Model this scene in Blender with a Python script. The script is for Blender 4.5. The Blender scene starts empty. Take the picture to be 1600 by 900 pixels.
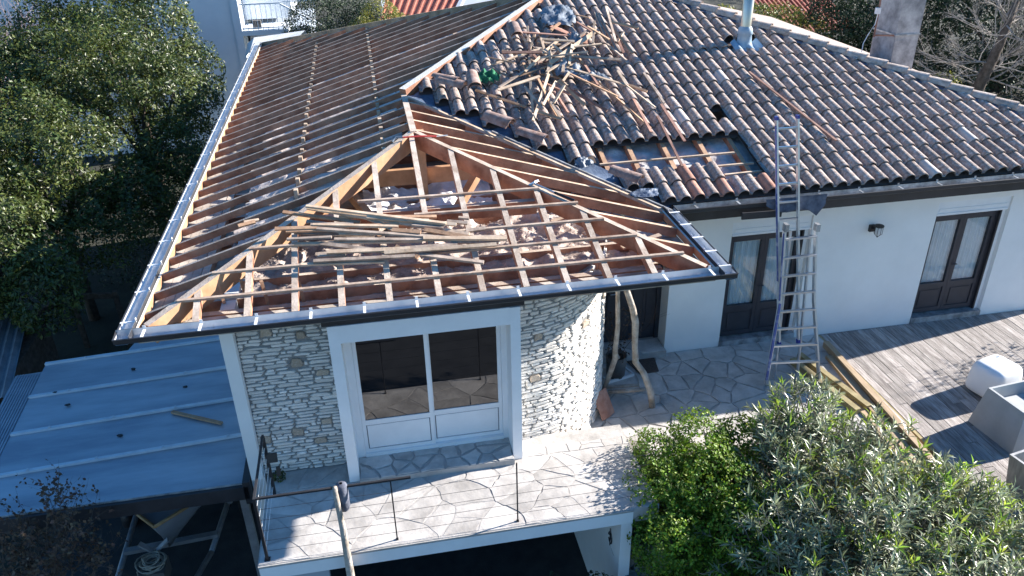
import bpy, math, random
from mathutils import Vector, Matrix, noise as mnoise
R_ = math.radians
scn = bpy.context.scene
col = scn.collection
# ------------------------------------------------------------ camera
cam_d = bpy.data.cameras.new('camera'); cam = bpy.data.objects.new('camera', cam_d); col.objects.link(cam)
cam_d.sensor_width = 36.0; cam_d.lens = 36.0*1246.04/1600; cam_d.clip_start = .1; cam_d.clip_end = 3000
cr, cu, cb = (0.98266,-0.18447,-0.01863), (0.10398,0.46514,0.87911), (-0.1535,-0.8658,0.47626)
CAM = Vector((3.1331,-8.3977,7.4156))
cam.matrix_world = Matrix(((cr[0],cu[0],cb[0],CAM.x),(cr[1],cu[1],cb[1],CAM.y),(cr[2],cu[2],cb[2],CAM.z),(0,0,0,1)))
scn.camera = cam
# ------------------------------------------------------------ light
SUN = Vector((2.30,.409,1.0)).normalized()
w = bpy.data.worlds.new('World'); scn.world = w; w.use_nodes = True
nt = w.node_tree; sky = nt.nodes.new('ShaderNodeTexSky'); sky.sky_type = 'NISHITA'; sky.sun_disc = False
sky.sun_elevation = math.asin(SUN.z); sky.sun_rotation = math.atan2(SUN.x, SUN.y); sky.air_density = 1.0; sky.dust_density = .1; sky.ozone_density = 4.0
bg = nt.nodes['Background']; bg.inputs[1].default_value = .080; hsv = nt.nodes.new('ShaderNodeHueSaturation'); hsv.inputs['Saturation'].default_value = 1.2; nt.links.new(sky.outputs[0], hsv.inputs['Color']); nt.links.new(hsv.outputs[0], bg.inputs[0])
sl = bpy.data.lights.new('sun','SUN'); sl.energy = 5.0; sl.angle = R_(.5); sl.color = (1,.945,.87)
so = bpy.data.objects.new('sun', sl); col.objects.link(so); so.location = (30,5,20); so.rotation_euler = SUN.to_track_quat('Z','Y').to_euler()
scn.view_settings.view_transform = 'Standard'; scn.view_settings.look = 'None'; scn.view_settings.gamma = 1; scn.view_settings.exposure = 1.66
# ------------------------------------------------------------ constants
W, Y1, YB, ZE, Z0, T = 7.566, 2.175, 17.15, 2.658, 2.564, .297
XR, YW, ZT, ZG = 16.6, 2.87, -.416, -2.65
H = W/2
zr = lambda d: Z0+T*d
rng = random.Random(7)
U = rng.uniform
# ------------------------------------------------------------ materials
def mat(name, c1, c2=None, scale=6, rough=.8, bump=0, rnd=0, isl=0, metal=0, ior=1.5, c3=None, bscale=None, stretch=(1,1,1), lo=.35, hi=.65, trans=0, detail=6):
    m = bpy.data.materials.new(name); m.use_nodes = True; n = m.node_tree.nodes; l = m.node_tree.links
    b = n['Principled BSDF']; b.inputs['Roughness'].default_value = rough; b.inputs['Metallic'].default_value = metal; b.inputs['IOR'].default_value = ior
    tc = n.new('ShaderNodeTexCoord'); oi = n.new('ShaderNodeObjectInfo')
    mp = n.new('ShaderNodeMapping'); mp.inputs['Scale'].default_value = stretch; l.new(tc.outputs['Object'], mp.inputs['Vector'])
    ad = n.new('ShaderNodeVectorMath'); ad.operation = 'MULTIPLY_ADD'; cmb = n.new('ShaderNodeCombineXYZ')
    for k in range(3): l.new(oi.outputs['Random'], cmb.inputs[k])
    l.new(cmb.outputs[0], ad.inputs[0]); ad.inputs[1].default_value = (17,31,23); l.new(mp.outputs[0], ad.inputs[2])
    ns = n.new('ShaderNodeTexNoise'); ns.inputs['Scale'].default_value = scale; ns.inputs['Detail'].default_value = detail; ns.inputs['Roughness'].default_value = .62
    l.new(ad.outputs[0], ns.inputs['Vector'])
    rp = n.new('ShaderNodeValToRGB'); l.new(ns.outputs['Fac'], rp.inputs['Fac'])
    rp.color_ramp.elements[0].position = lo; rp.color_ramp.elements[0].color = (*c1,1)
    rp.color_ramp.elements[1].position = hi; rp.color_ramp.elements[1].color = (*(c2 or c1),1)
    if c3: e = rp.color_ramp.elements.new(min(.98,hi+.12)); e.color = (*c3,1)
    out = rp.outputs['Color']
    if rnd or isl:
        hs = n.new('ShaderNodeHueSaturation'); mr = n.new('ShaderNodeMapRange'); a = rnd or isl
        mr.inputs['To Min'].default_value = 1-a; mr.inputs['To Max'].default_value = 1+a
        if isl: g = n.new('ShaderNodeNewGeometry'); l.new(g.outputs['Random Per Island'], mr.inputs['Value'])
        else: l.new(oi.outputs['Random'], mr.inputs['Value'])
        l.new(mr.outputs[0], hs.inputs['Value']); l.new(out, hs.inputs['Color']); out = hs.outputs['Color']
        if isl and trans:
            m2 = n.new('ShaderNodeMapRange'); m2.inputs['To Min'].default_value = .47; m2.inputs['To Max'].default_value = .53
            mu = n.new('ShaderNodeMath'); mu.operation = 'FRACT'; mm = n.new('ShaderNodeMath'); mm.operation = 'MULTIPLY'; mm.inputs[1].default_value = 13.7
            l.new(g.outputs['Random Per Island'], mm.inputs[0]); l.new(mm.outputs[0], mu.inputs[0]); l.new(mu.outputs[0], m2.inputs['Value']); l.new(m2.outputs[0], hs.inputs['Hue'])
    l.new(out, b.inputs['Base Color'])
    if bump:
        n2 = n.new('ShaderNodeTexNoise'); n2.inputs['Scale'].default_value = bscale or scale*4; n2.inputs['Detail'].default_value = 5; l.new(ad.outputs[0], n2.inputs['Vector'])
        bp = n.new('ShaderNodeBump'); bp.inputs['Strength'].default_value = bump; bp.inputs['Distance'].default_value = .02
        l.new(n2.outputs['Fac'], bp.inputs['Height']); l.new(bp.outputs[0], b.inputs['Normal'])
    if trans:
        tr = n.new('ShaderNodeBsdfTranslucent'); l.new(out, tr.inputs['Color']); mx = n.new('ShaderNodeMixShader'); mx.inputs[0].default_value = trans
        l.new(b.outputs[0], mx.inputs[1]); l.new(tr.outputs[0], mx.inputs[2]); l.new(mx.outputs[0], n['Material Output'].inputs['Surface'])
    return m
def glass(name, tint, clear):
    m = bpy.data.materials.new(name); m.use_nodes = True; n = m.node_tree.nodes; l = m.node_tree.links
    b = n['Principled BSDF']; b.inputs['Base Color'].default_value = (*tint,1); b.inputs['Roughness'].default_value = .015; b.inputs['IOR'].default_value = 2.0
    if clear:
        t = n.new('ShaderNodeBsdfTransparent'); t.inputs[0].default_value = (.86,.90,.92,1); gl = n.new('ShaderNodeBsdfGlossy'); gl.inputs['Roughness'].default_value = .02
        fr = n.new('ShaderNodeMapRange'); lw = n.new('ShaderNodeLayerWeight'); lw.inputs['Blend'].default_value = .5; pw = n.new('ShaderNodeMath'); pw.operation = 'POWER'; pw.inputs[1].default_value = 3.0; l.new(lw.outputs['Facing'], pw.inputs[0]); l.new(pw.outputs[0], fr.inputs['Value']); fr.inputs['To Min'].default_value = .06; fr.inputs['To Max'].default_value = .8; mx = n.new('ShaderNodeMixShader')
        l.new(fr.outputs[0], mx.inputs[0]); l.new(t.outputs[0], mx.inputs[1]); l.new(gl.outputs[0], mx.inputs[2]); l.new(mx.outputs[0], n['Material Output'].inputs['Surface'])
    return m
M = dict(
 render=mat('white_render',(.72,.72,.71),(.78,.78,.77),scale=1.2,rough=.9,bump=.12,bscale=90),
 whitepaint=mat('white_paint',(.74,.75,.76),(.80,.81,.82),scale=3,rough=.45),
 mortar=mat('mortar',(.21,.205,.20),(.30,.29,.28),scale=12,rough=.95,bump=.4,bscale=60),
 stone=mat('ledge_stone',(.64,.60,.55),(.82,.785,.735),scale=9,rough=.9,bump=.5,bscale=35,rnd=.16),
 stonei=mat('ledge_stone_field',(.64,.60,.55),(.82,.785,.735),scale=9,rough=.9,bump=.5,bscale=35,isl=.16),
 tanstone=mat('tan_stone',(.36,.28,.21),(.56,.47,.38),scale=8,rough=.9,bump=.5,bscale=30,rnd=.2),
 flag=mat('flagstone',(.36,.34,.32),(.56,.53,.50),scale=3.5,rough=.85,bump=.45,bscale=25,rnd=.14),
 flagb=mat('balcony_flagstone',(.34,.315,.295),(.56,.525,.495),scale=2.6,rough=.85,bump=.3,bscale=14,rnd=.11),
 groutb=mat('balcony_grout',(.32,.30,.28),(.48,.45,.43),scale=5,rough=.95,bump=.3),
 grout=mat('grout',(.30,.285,.27),(.42,.40,.38),scale=5,rough=.95,bump=.3),
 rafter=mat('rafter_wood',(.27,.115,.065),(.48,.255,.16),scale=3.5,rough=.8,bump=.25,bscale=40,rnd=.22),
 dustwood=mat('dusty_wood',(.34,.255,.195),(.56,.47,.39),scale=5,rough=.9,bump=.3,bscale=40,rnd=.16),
 tanwood=mat('tan_wood',(.34,.185,.095),(.49,.295,.17),scale=3,rough=.75,bump=.2,rnd=.1),
 lathL=mat('lath_pale',(.36,.255,.175),(.54,.42,.31),scale=5,rough=.85,bump=.2,rnd=.16),
 lathO=mat('lath_brown',(.32,.18,.105),(.50,.31,.19),scale=5,rough=.85,bump=.2,rnd=.18),
 lathG=mat('lath_grey',(.19,.14,.11),(.40,.32,.26),scale=5,rough=.9,bump=.25,rnd=.2),
 lathR=mat('lath_red_brown',(.20,.10,.075),(.34,.19,.14),scale=5,rough=.85,bump=.2,rnd=.2),
 batten=mat('batten_wood',(.26,.17,.12),(.48,.38,.30),scale=5,rough=.9,bump=.25,rnd=.15),
 hipwhite=mat('lime_strip',(.66,.62,.55),(.78,.75,.69),scale=8,rough=.9,bump=.3),
 oldbeam=mat('weathered_beam',(.20,.15,.10),(.36,.29,.21),scale=4,rough=.9,bump=.3),
 tile=mat('old_roof_tile',(.195,.13,.105),(.37,.30,.265),scale=19,rough=1,bump=.45,bscale=60,rnd=.2,c3=(.49,.45,.415),lo=.32,hi=.56,detail=9),
 tilei=mat('old_roof_tile_field',(.195,.13,.105),(.37,.30,.265),scale=19,rough=1,bump=.45,bscale=60,isl=.2,c3=(.49,.45,.415),lo=.32,hi=.56,detail=9),
 tilered=mat('red_roof_tile',(.30,.13,.085),(.42,.23,.17),scale=9,rough=.85,bump=.3,rnd=.12),
 tilepale=mat('pale_roof_tile',(.46,.39,.35),(.56,.49,.45),scale=9,rough=.85,bump=.2,rnd=.08),
 captile=mat('cap_tile',(.29,.22,.18),(.47,.41,.37),scale=10,rough=.9,bump=.4,rnd=.14),
 loosecap=mat('loose_cap_tile',(.19,.11,.085),(.34,.25,.22),scale=8,rough=.9,bump=.35,rnd=.18),
 underlay_gloom=mat('roof_underlay_and_gloom',(.05,.035,.03),(.10,.07,.06),scale=5,rough=.95),  # roof felt tone, also used for the darkness inside the garage
 lead=mat('lead_flashing',(.055,.08,.13),(.13,.17,.24),scale=7,rough=.5,bump=.5,bscale=20),
 leadb=mat('blue_lead_apron',(.22,.31,.40),(.36,.45,.53),scale=5,rough=.45,bump=.2),
 zinc=mat('zinc',(.50,.52,.55),(.62,.64,.67),scale=5,rough=.4,metal=.35,c3=(.38,.39,.40)),
 zincdirt=mat('dirty_zinc',(.20,.20,.20),(.46,.48,.50),scale=6,rough=.45,metal=.4),
 darkgut=mat('dark_gutter_paint',(.022,.022,.026),(.035,.035,.04),scale=4,rough=.45),
 bracket=mat('bracket_metal',(.66,.66,.67),(.76,.76,.77),scale=8,rough=.5),
 steel=mat('stainless_steel',(.44,.40,.36),(.52,.48,.43),scale=2,rough=.3,metal=.85),
 alu=mat('ladder_aluminium',(.55,.57,.60),(.66,.68,.71),scale=6,rough=.32,metal=.7),
 blue=mat('blue_plastic',(.02,.035,.22),(.03,.05,.30),scale=6,rough=.45),
 bluelabel=mat('blue_sticker',(.07,.10,.30),(.30,.34,.48),scale=5,rough=.5,lo=.52,hi=.66,stretch=(.4,.4,1.6)),
 concrete=mat('chimney_concrete',(.19,.19,.195),(.46,.455,.45),scale=3.2,rough=.95,bump=.3,detail=9),
 paperwool=mat('paper_faced_wool',(.48,.40,.36),(.68,.62,.58),scale=1.6,rough=1,bump=.6,bscale=14,detail=9),
 insul=mat('mineral_wool',(.34,.26,.22),(.58,.49,.43),scale=5,rough=1,bump=.6,bscale=30,detail=9),
 greywool=mat('grey_wool',(.34,.33,.33),(.60,.59,.58),scale=4,rough=1,bump=.8,bscale=25,detail=9),
 insulw=mat('white_wool',(.66,.66,.67),(.80,.80,.81),scale=6,rough=1,bump=.8,bscale=25),
 board=mat('soffit_board',(.28,.24,.20),(.50,.45,.40),scale=4,rough=.9,bump=.2),
 darkdoor=mat('dark_grey_joinery',(.026,.026,.034),(.036,.036,.046),scale=5,rough=.5),
 shutter=mat('shutter_box',(.70,.72,.75),(.76,.78,.80),scale=3,rough=.4),
 curtain=mat('curtain_voile',(.70,.73,.75),(.82,.84,.85),scale=3,rough=.9,stretch=(8,8,.4)),
 darkglass=glass('dark_window_glass',(.006,.007,.009),0),
 clearglass=glass('door_glass',(.02,.025,.03),.72),
 black=mat('black_metal',(.012,.012,.015),(.02,.02,.024),scale=5,rough=.5),
 lampglass=mat('lamp_glass',(.60,.62,.64),(.70,.71,.72),scale=4,rough=.25),
 drift=mat('driftwood',(.24,.20,.16),(.46,.41,.36),scale=7,rough=.95,bump=.6,bscale=25,c3=(.56,.52,.46)),
 pot=mat('grey_pot',(.07,.065,.065),(.10,.095,.09),scale=6,rough=.7),
 drygrass=mat('dry_debris',(.20,.15,.10),(.42,.35,.26),scale=20,rough=1,isl=.3),
 matbrown=mat('doormat',(.06,.04,.035),(.10,.07,.06),scale=30,rough=1,bump=.6,bscale=120),
 whitetray=mat('white_tray',(.6,.6,.6),(.7,.7,.7),scale=5,rough=.6),
 deck=mat('deck_plank',(.20,.17,.155),(.44,.40,.375),scale=4,rough=.85,bump=.35,bscale=30,rnd=.26,stretch=(9,.8,1)),
 timber=mat('new_timber',(.30,.21,.125),(.44,.325,.21),scale=4,rough=.7,bump=.15,rnd=.12,stretch=(6,.7,6)),
 treated=mat('treated_timber',(.24,.19,.09),(.36,.29,.15),scale=5,rough=.8,bump=.15,rnd=.1),
 poly=mat('white_polyethylene',(.80,.80,.80),(.83,.83,.83),scale=2,rough=.5),
 planter=mat('grey_resin_planter',(.33,.34,.34),(.39,.40,.40),scale=3,rough=.7),
 galv=mat('galvanised_planter',(.26,.26,.26),(.44,.43,.42),scale=4,rough=.55,metal=.35,stretch=(3,3,.6)),
 soil=mat('soil',(.035,.025,.018),(.075,.058,.04),scale=9,rough=1,bump=.8,bscale=25),
 ground=mat('ground_soil',(.018,.018,.012),(.045,.045,.03),scale=.8,rough=1,bump=.6,bscale=9,c3=(.05,.07,.03)),
 asphalt=mat('driveway_tarmac',(.022,.022,.024),(.04,.04,.042),scale=3,rough=.95,bump=.4,bscale=60),
 rock=mat('garden_rock',(.16,.145,.13),(.34,.32,.29),scale=3,rough=.95,bump=.7,bscale=12,rnd=.2),
 panel=mat('carport_sheet',(.27,.30,.35),(.44,.47,.51),scale=1.1,rough=.42,metal=.45,bump=.02,stretch=(.5,2.2,1),detail=9),
 seam=mat('carport_cover_strip',(.52,.56,.60),(.64,.67,.70),scale=4,rough=.45,metal=.2),
 corrug=mat('corrugated_sheet',(.17,.18,.20),(.28,.29,.31),scale=3,rough=.6,metal=.2),
 hull=mat('boat_hull_paint',(.20,.22,.26),(.28,.30,.34),scale=3,rough=.35),
 boatwood=mat('boat_varnish',(.26,.16,.07),(.36,.23,.11),scale=5,rough=.4,stretch=(1,6,1)),
 galvtube=mat('trailer_tube',(.20,.21,.23),(.32,.33,.35),scale=5,rough=.5,metal=.5),
 rope=mat('rope',(.22,.20,.16),(.34,.31,.26),scale=30,rough=1),
 red=mat('red_paint',(.42,.03,.025),(.50,.05,.04),scale=5,rough=.5),
 green=mat('green_cloth',(.012,.10,.045),(.03,.20,.09),scale=8,rough=.9,bump=.4),
 tarp=mat('blue_grey_film',(.09,.11,.14),(.22,.25,.29),scale=6,rough=.5,bump=.9,bscale=18,c3=(.52,.55,.58)),
 rag=mat('grey_felt',(.055,.06,.085),(.13,.14,.18),scale=7,rough=.95,bump=.4),
 bark=mat('bark',(.055,.04,.03),(.13,.10,.08),scale=8,rough=1,bump=.6),
 greybark=mat('grey_twig',(.20,.17,.15),(.36,.32,.29),scale=8,rough=1),
 pinktwig=mat('pink_twig',(.22,.15,.14),(.38,.28,.26),scale=6,rough=1),
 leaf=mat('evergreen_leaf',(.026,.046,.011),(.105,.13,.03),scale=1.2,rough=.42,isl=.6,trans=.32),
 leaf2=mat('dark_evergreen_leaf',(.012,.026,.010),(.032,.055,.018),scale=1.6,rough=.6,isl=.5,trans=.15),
 box=mat('box_hedge_leaf',(.045,.10,.006),(.20,.31,.018),scale=2.4,rough=.55,isl=.45,trans=.3),
 ole=mat('oleander_leaf',(.09,.125,.05),(.37,.40,.25),scale=2.2,rough=.40,isl=.7,trans=.3,ior=1.85),
 olet=mat('oleander_young_leaf',(.17,.27,.03),(.30,.40,.06),scale=2,rough=.4,isl=.35,trans=.5),
 yleaf=mat('yellow_green_leaf',(.13,.15,.025),(.30,.28,.05),scale=2,rough=.5,isl=.4,trans=.3),
 brownleaf=mat('brown_leaf',(.05,.03,.02),(.11,.07,.045),scale=3,rough=.7,isl=.4,trans=.1),
 redroof=mat('red_neighbour_roof',(.26,.07,.045),(.38,.13,.085),scale=4,rough=.85,rnd=.12),
 housewall=mat('neighbour_wall',(.62,.66,.70),(.72,.75,.78),scale=.8,rough=.9,bump=.1),
 greywall=mat('grey_neighbour_wall',(.30,.34,.40),(.38,.42,.47),scale=1,rough=.9),
 poly2=mat('canopy_sheet',(.55,.56,.56),(.70,.70,.70),scale=3,rough=.4),
)
# ------------------------------------------------------------ mesh helpers
class MB:
    def __init__(s): s.v=[]; s.f=[]; s.m=[]
    def add(s, vs, fs, m=0):
        o=len(s.v); s.v.extend([tuple(p) for p in vs]); s.f.extend([tuple(i+o for i in f) for f in fs]); s.m.extend([m]*len(fs)); return s
    def frame(s, c, ax, ay, az, sx, sy, sz, m=0, top=None):
        c=Vector(c); P=[c+ax*(a*sx/2)+ay*(b*sy/2)+az*(d*sz/2) for d in (-1,1) for b in (-1,1) for a in (-1,1)]
        F=[(0,2,3,1),(4,5,7,6),(0,1,5,4),(2,6,7,3),(0,4,6,2),(1,3,7,5)]
        o=len(s.v); s.v.extend([tuple(p) for p in P]); s.f.extend([tuple(i+o for i in f) for f in F]); s.m.extend([m, m if top is None else top, m,m,m,m]); return s
    def box(s, x0,x1,y0,y1,z0,z1,m=0,top=None):
        return s.frame(((x0+x1)/2,(y0+y1)/2,(z0+z1)/2),Vector((1,0,0)),Vector((0,1,0)),Vector((0,0,1)),x1-x0,y1-y0,z1-z0,m,top)
    def beam(s, p0, p1, w, h, m=0, top=None, up=(0,0,1), roll=0):   # line = centre of the TOP face
        p0=Vector(p0); p1=Vector(p1); ay=(p1-p0).normalized(); ax=ay.cross(Vector(up)).normalized(); az=ax.cross(ay).normalized()
        if roll: q=Matrix.Rotation(roll,3,ay); ax=q@ax; az=q@az
        return s.frame((p0+p1)/2-az*(h/2),ax,ay,az,w,(p1-p0).length,h,m,top)
    def tube(s, pts, rad, n=8, m=0):
        pts=[Vector(p) for p in pts]; o=len(s.v); k=len(pts)
        if not hasattr(rad,'__len__'): rad=[rad]*k
        for i,p in enumerate(pts):
            t=(pts[min(i+1,k-1)]-pts[max(i-1,0)]).normalized(); a=t.cross(Vector((.31,.17,.93)) if abs(t.z)<.9 else Vector((1,.1,0))).normalized(); b=t.cross(a)
            for j in range(n): an=2*math.pi*j/n; s.v.append(tuple(p+(a*math.cos(an)+b*math.sin(an))*rad[i]))
        for i in range(k-1):
            for j in range(n): s.f.append((o+i*n+j,o+i*n+(j+1)%n,o+(i+1)*n+(j+1)%n,o+(i+1)*n+j)); s.m.append(m)
        s.f.append(tuple(o+j for j in range(n))[::-1]); s.f.append(tuple(o+(k-1)*n+j for j in range(n))); s.m.extend([m,m]); return s
    def lathe(s, c, prof, n=20, m=0):
        o=len(s.v); k=len(prof)
        for r,z in prof:
            for j in range(n): a=2*math.pi*j/n; s.v.append((c[0]+r*math.cos(a),c[1]+r*math.sin(a),c[2]+z))
        for i in range(k-1):
            for j in range(n): s.f.append((o+i*n+j,o+i*n+(j+1)%n,o+(i+1)*n+(j+1)%n,o+(i+1)*n+j)); s.m.append(m)
        return s
    def prism(s, poly, z0, z1, m=0):   # poly list of (x,y) counter-clockwise
        o=len(s.v); n=len(poly)
        s.v.extend([(x,y,z0) for x,y in poly]); s.v.extend([(x,y,z1) for x,y in poly])
        s.f.append(tuple(o+n+i for i in range(n))); s.m.append(m)
        for i in range(n): s.f.append((o+i,o+(i+1)%n,o+n+(i+1)%n,o+n+i)); s.m.append(m)
        return s
    def mesh(s, name, mats, smooth=False):
        me=bpy.data.meshes.new(name); me.from_pydata(s.v,[],s.f)
        for q in (mats if isinstance(mats,(list,tuple)) else [mats]): me.materials.append(M[q])
        if any(s.m): me.polygons.foreach_set('material_index', s.m)
        if smooth: me.polygons.foreach_set('use_smooth',[True]*len(s.f))
        me.update(); return me
def link(name, data, parent=None):
    o=bpy.data.objects.new(name, data); col.objects.link(o)
    if parent is not None:
        o.parent=parent
        if parent.type=='EMPTY': o.matrix_parent_inverse=Matrix.Translation(-parent.location)
    return o
def tag(o, label=None, cat=None, group=None, kind=None):
    if label: o['label']=label
    if cat: o['category']=cat
    if group: o['group']=group
    if kind: o['kind']=kind
    return o
def thing(name, label, cat, loc, group=None):
    o=link(name,None); o.location=loc; o.empty_display_size=.1; return tag(o,label,cat,group)
def part(name, mb, mats, parent, smooth=False, label=None, kind=None):
    return tag(link(name, mb.mesh(name,mats,smooth), parent), label, None, None, kind)
def single(name, mb, mats, label, cat, group=None, smooth=False, kind=None):
    return tag(link(name, mb.mesh(name,mats,smooth)), label, cat, group, kind)
def struct(name, mb, mats, smooth=False, kind='structure'):
    return tag(link(name, mb.mesh(name,mats,smooth)), kind=kind)
def piece(name, me, parent, loc, rot=None, sc=None):
    o=link(name, me, parent); o.location=loc
    if rot is not None: o.rotation_euler=rot
    if sc is not None: o.scale=sc
    return o
def nz(p, s=1.0): return mnoise.noise(Vector(p)*s)
# voronoi flagstones -----------------------------------------------------
def clip(poly, a, b, c):   # keep a*x+b*y<=c
    out=[]
    for i in range(len(poly)):
        p=poly[i]; q=poly[(i+1)%len(poly)]; dp=a*p[0]+b*p[1]-c; dq=a*q[0]+b*q[1]-c
        if dp<=0: out.append(p)
        if dp*dq<0: t=dp/(dp-dq); out.append((p[0]+(q[0]-p[0])*t,p[1]+(q[1]-p[1])*t))
    return out
def flags(x0,x1,y0,y1,cell,gap,rg,keep=None):
    nx=max(1,round((x1-x0)/cell)); ny=max(1,round((y1-y0)/cell)); S=[]
    for i in range(nx):
        for j in range(ny):
            if rg.random()<.12: continue
            for _ in range(1 if rg.random()<.72 else 2): S.append((x0+(i+.5+rg.uniform(-.55,.55))*(x1-x0)/nx, y0+(j+.5+rg.uniform(-.55,.55))*(y1-y0)/ny))
    res=[]
    for i,p in enumerate(S):
        if keep and not keep(p): continue
        poly=[(x0,y0),(x1,y0),(x1,y1),(x0,y1)]
        for j,q in enumerate(S):
            if i==j: continue
            dx,dy=q[0]-p[0],q[1]-p[1]; L=math.hypot(dx,dy)
            if L>cell*4 or L<.02: continue
            mxx,myy=(p[0]+q[0])/2,(p[1]+q[1])/2; g=gap*rg.uniform(.35,.8)
            poly=clip(poly,dx/L,dy/L,(dx*mxx+dy*myy)/L-g)
            if len(poly)<3: break
        if len(poly)>=3:
            # roughen edges
            rp=[]
            for k in range(len(poly)):
                a=poly[k]; b=poly[(k+1)%len(poly)]; rp.append(a); L=math.hypot(b[0]-a[0],b[1]-a[1])
                if L>.12:
                    for t in ((.2,.5,.8) if L>.25 else (.3,.7)): t+=rg.uniform(-.1,.1); n=rg.uniform(0,1)*min(.026,L*.075); rp.append((a[0]+(b[0]-a[0])*t-(b[1]-a[1])/L*n,a[1]+(b[1]-a[1])*t+(b[0]-a[0])/L*n))
            res.append(rp)
    return res
# foliage ----------------------------------------------------------------
def leafcloud(mb, lobes, n, size, rg, asp=.5, gate=-.12, fs=1.1, up=.35, m=0, shell=.72, droop=0):
    tot=[l[3]**2*(l[4] if len(l)>4 else 1) for l in lobes]; S=sum(tot)
    for l,t in zip(lobes,tot):
        c=Vector(l[:3]); r=l[3]; e=l[4] if len(l)>4 else 1.0
        for _ in range(int(n*t/S)):
            d=Vector((rg.gauss(0,1),rg.gauss(0,1),rg.gauss(0,1)+.25)).normalized()
            rr=r*(shell+(1.06-shell)*rg.random()**.6)*(1+.28*nz(c+d*r,fs)+.12*nz(c+d*r,fs*3.1))
            p=c+Vector((d.x*rr,d.y*rr,d.z*rr*e))
            if nz(p,fs*1.9)<gate: continue
            nn=(d*.7+Vector((rg.uniform(-1,1),rg.uniform(-1,1),rg.uniform(-1,1)))*.9+Vector((0,0,up))).normalized()
            a=nn.cross(Vector((rg.uniform(-1,1),rg.uniform(-1,1),rg.uniform(-1,1)))).normalized(); b=nn.cross(a)
            L=size*rg.uniform(.6,1.25); w_=L*asp
            o=len(mb.v); mb.v.extend([tuple(p-a*L/2),tuple(p+b*w_/2+nn*L*.06),tuple(p+a*L/2),tuple(p-b*w_/2+nn*L*.06)])
            mb.f.append((o,o+1,o+2,o+3)); mb.m.append(m)
def limbs(mb, base, tips, r0, rg, n=6):
    base=Vector(base)
    for tp in tips:
        tp=Vector(tp); mid=base.lerp(tp,.5)+Vector((rg.uniform(-.15,.15),rg.uniform(-.15,.15),rg.uniform(0,.2)))*(tp-base).length*.5
        mb.tube([base,base.lerp(mid,.5)+Vector((rg.uniform(-.05,.05),rg.uniform(-.05,.05),0)),mid,tp],[r0,r0*.75,r0*.5,r0*.12],n)
def twigs(mb, p, d, L, r, depth, rg, n=4, spread=.75, grav=0.0, kids=3):
    p=Vector(p); d=Vector(d).normalized(); pts=[p]; q=p.copy(); dd=d.copy()
    for i in range(3):
        dd=(dd+Vector((rg.uniform(-.25,.25),rg.uniform(-.25,.25),rg.uniform(-.18,.22)-grav))).normalized(); q=q+dd*L/3; pts.append(q.copy())
    mb.tube(pts,[r,r*.85,r*.7,r*.45],n)
    if depth>0:
        for k in range(kids+(rg.random()<.5)):
            t=rg.uniform(.35,1); i=min(2,int(t*3)); st=pts[i].lerp(pts[i+1],t*3-i)
            nd=(dd+Vector((rg.uniform(-1,1),rg.uniform(-1,1),rg.uniform(-.6,.9)))*spread).normalized()
            twigs(mb, st, nd, L*rg.uniform(.5,.8), r*.55, depth-1, rg, n, spread, grav, kids)
def tree(name, label, base, trunk_h, lobes, n, size, leafm, cat='tree', group=None, seed=1, asp=.5, r0=.14, gate=-.12, bark='bark', fs=1.1, shell=.72):
    rg=random.Random(seed); t=thing(name,label,cat,base,group); b=Vector(base); tb=MB(); top=b+Vector((0,0,trunk_h))
    tb.tube([b-Vector((0,0,.1)),b.lerp(top,.5)+Vector((rg.uniform(-.1,.1),rg.uniform(-.1,.1),0)),top],[r0,r0*.85,r0*.7],8)
    limbs(tb,top,[Vector(l[:3])+Vector((0,0,l[3]*.35)) for l in lobes],r0*.6,rg); part('trunk',tb,bark,t,True)
    cb_=MB(); leafcloud(cb_,lobes,n,size,rg,asp,gate,fs,shell=shell); part('crown',cb_,leafm,t)
    return t
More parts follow.
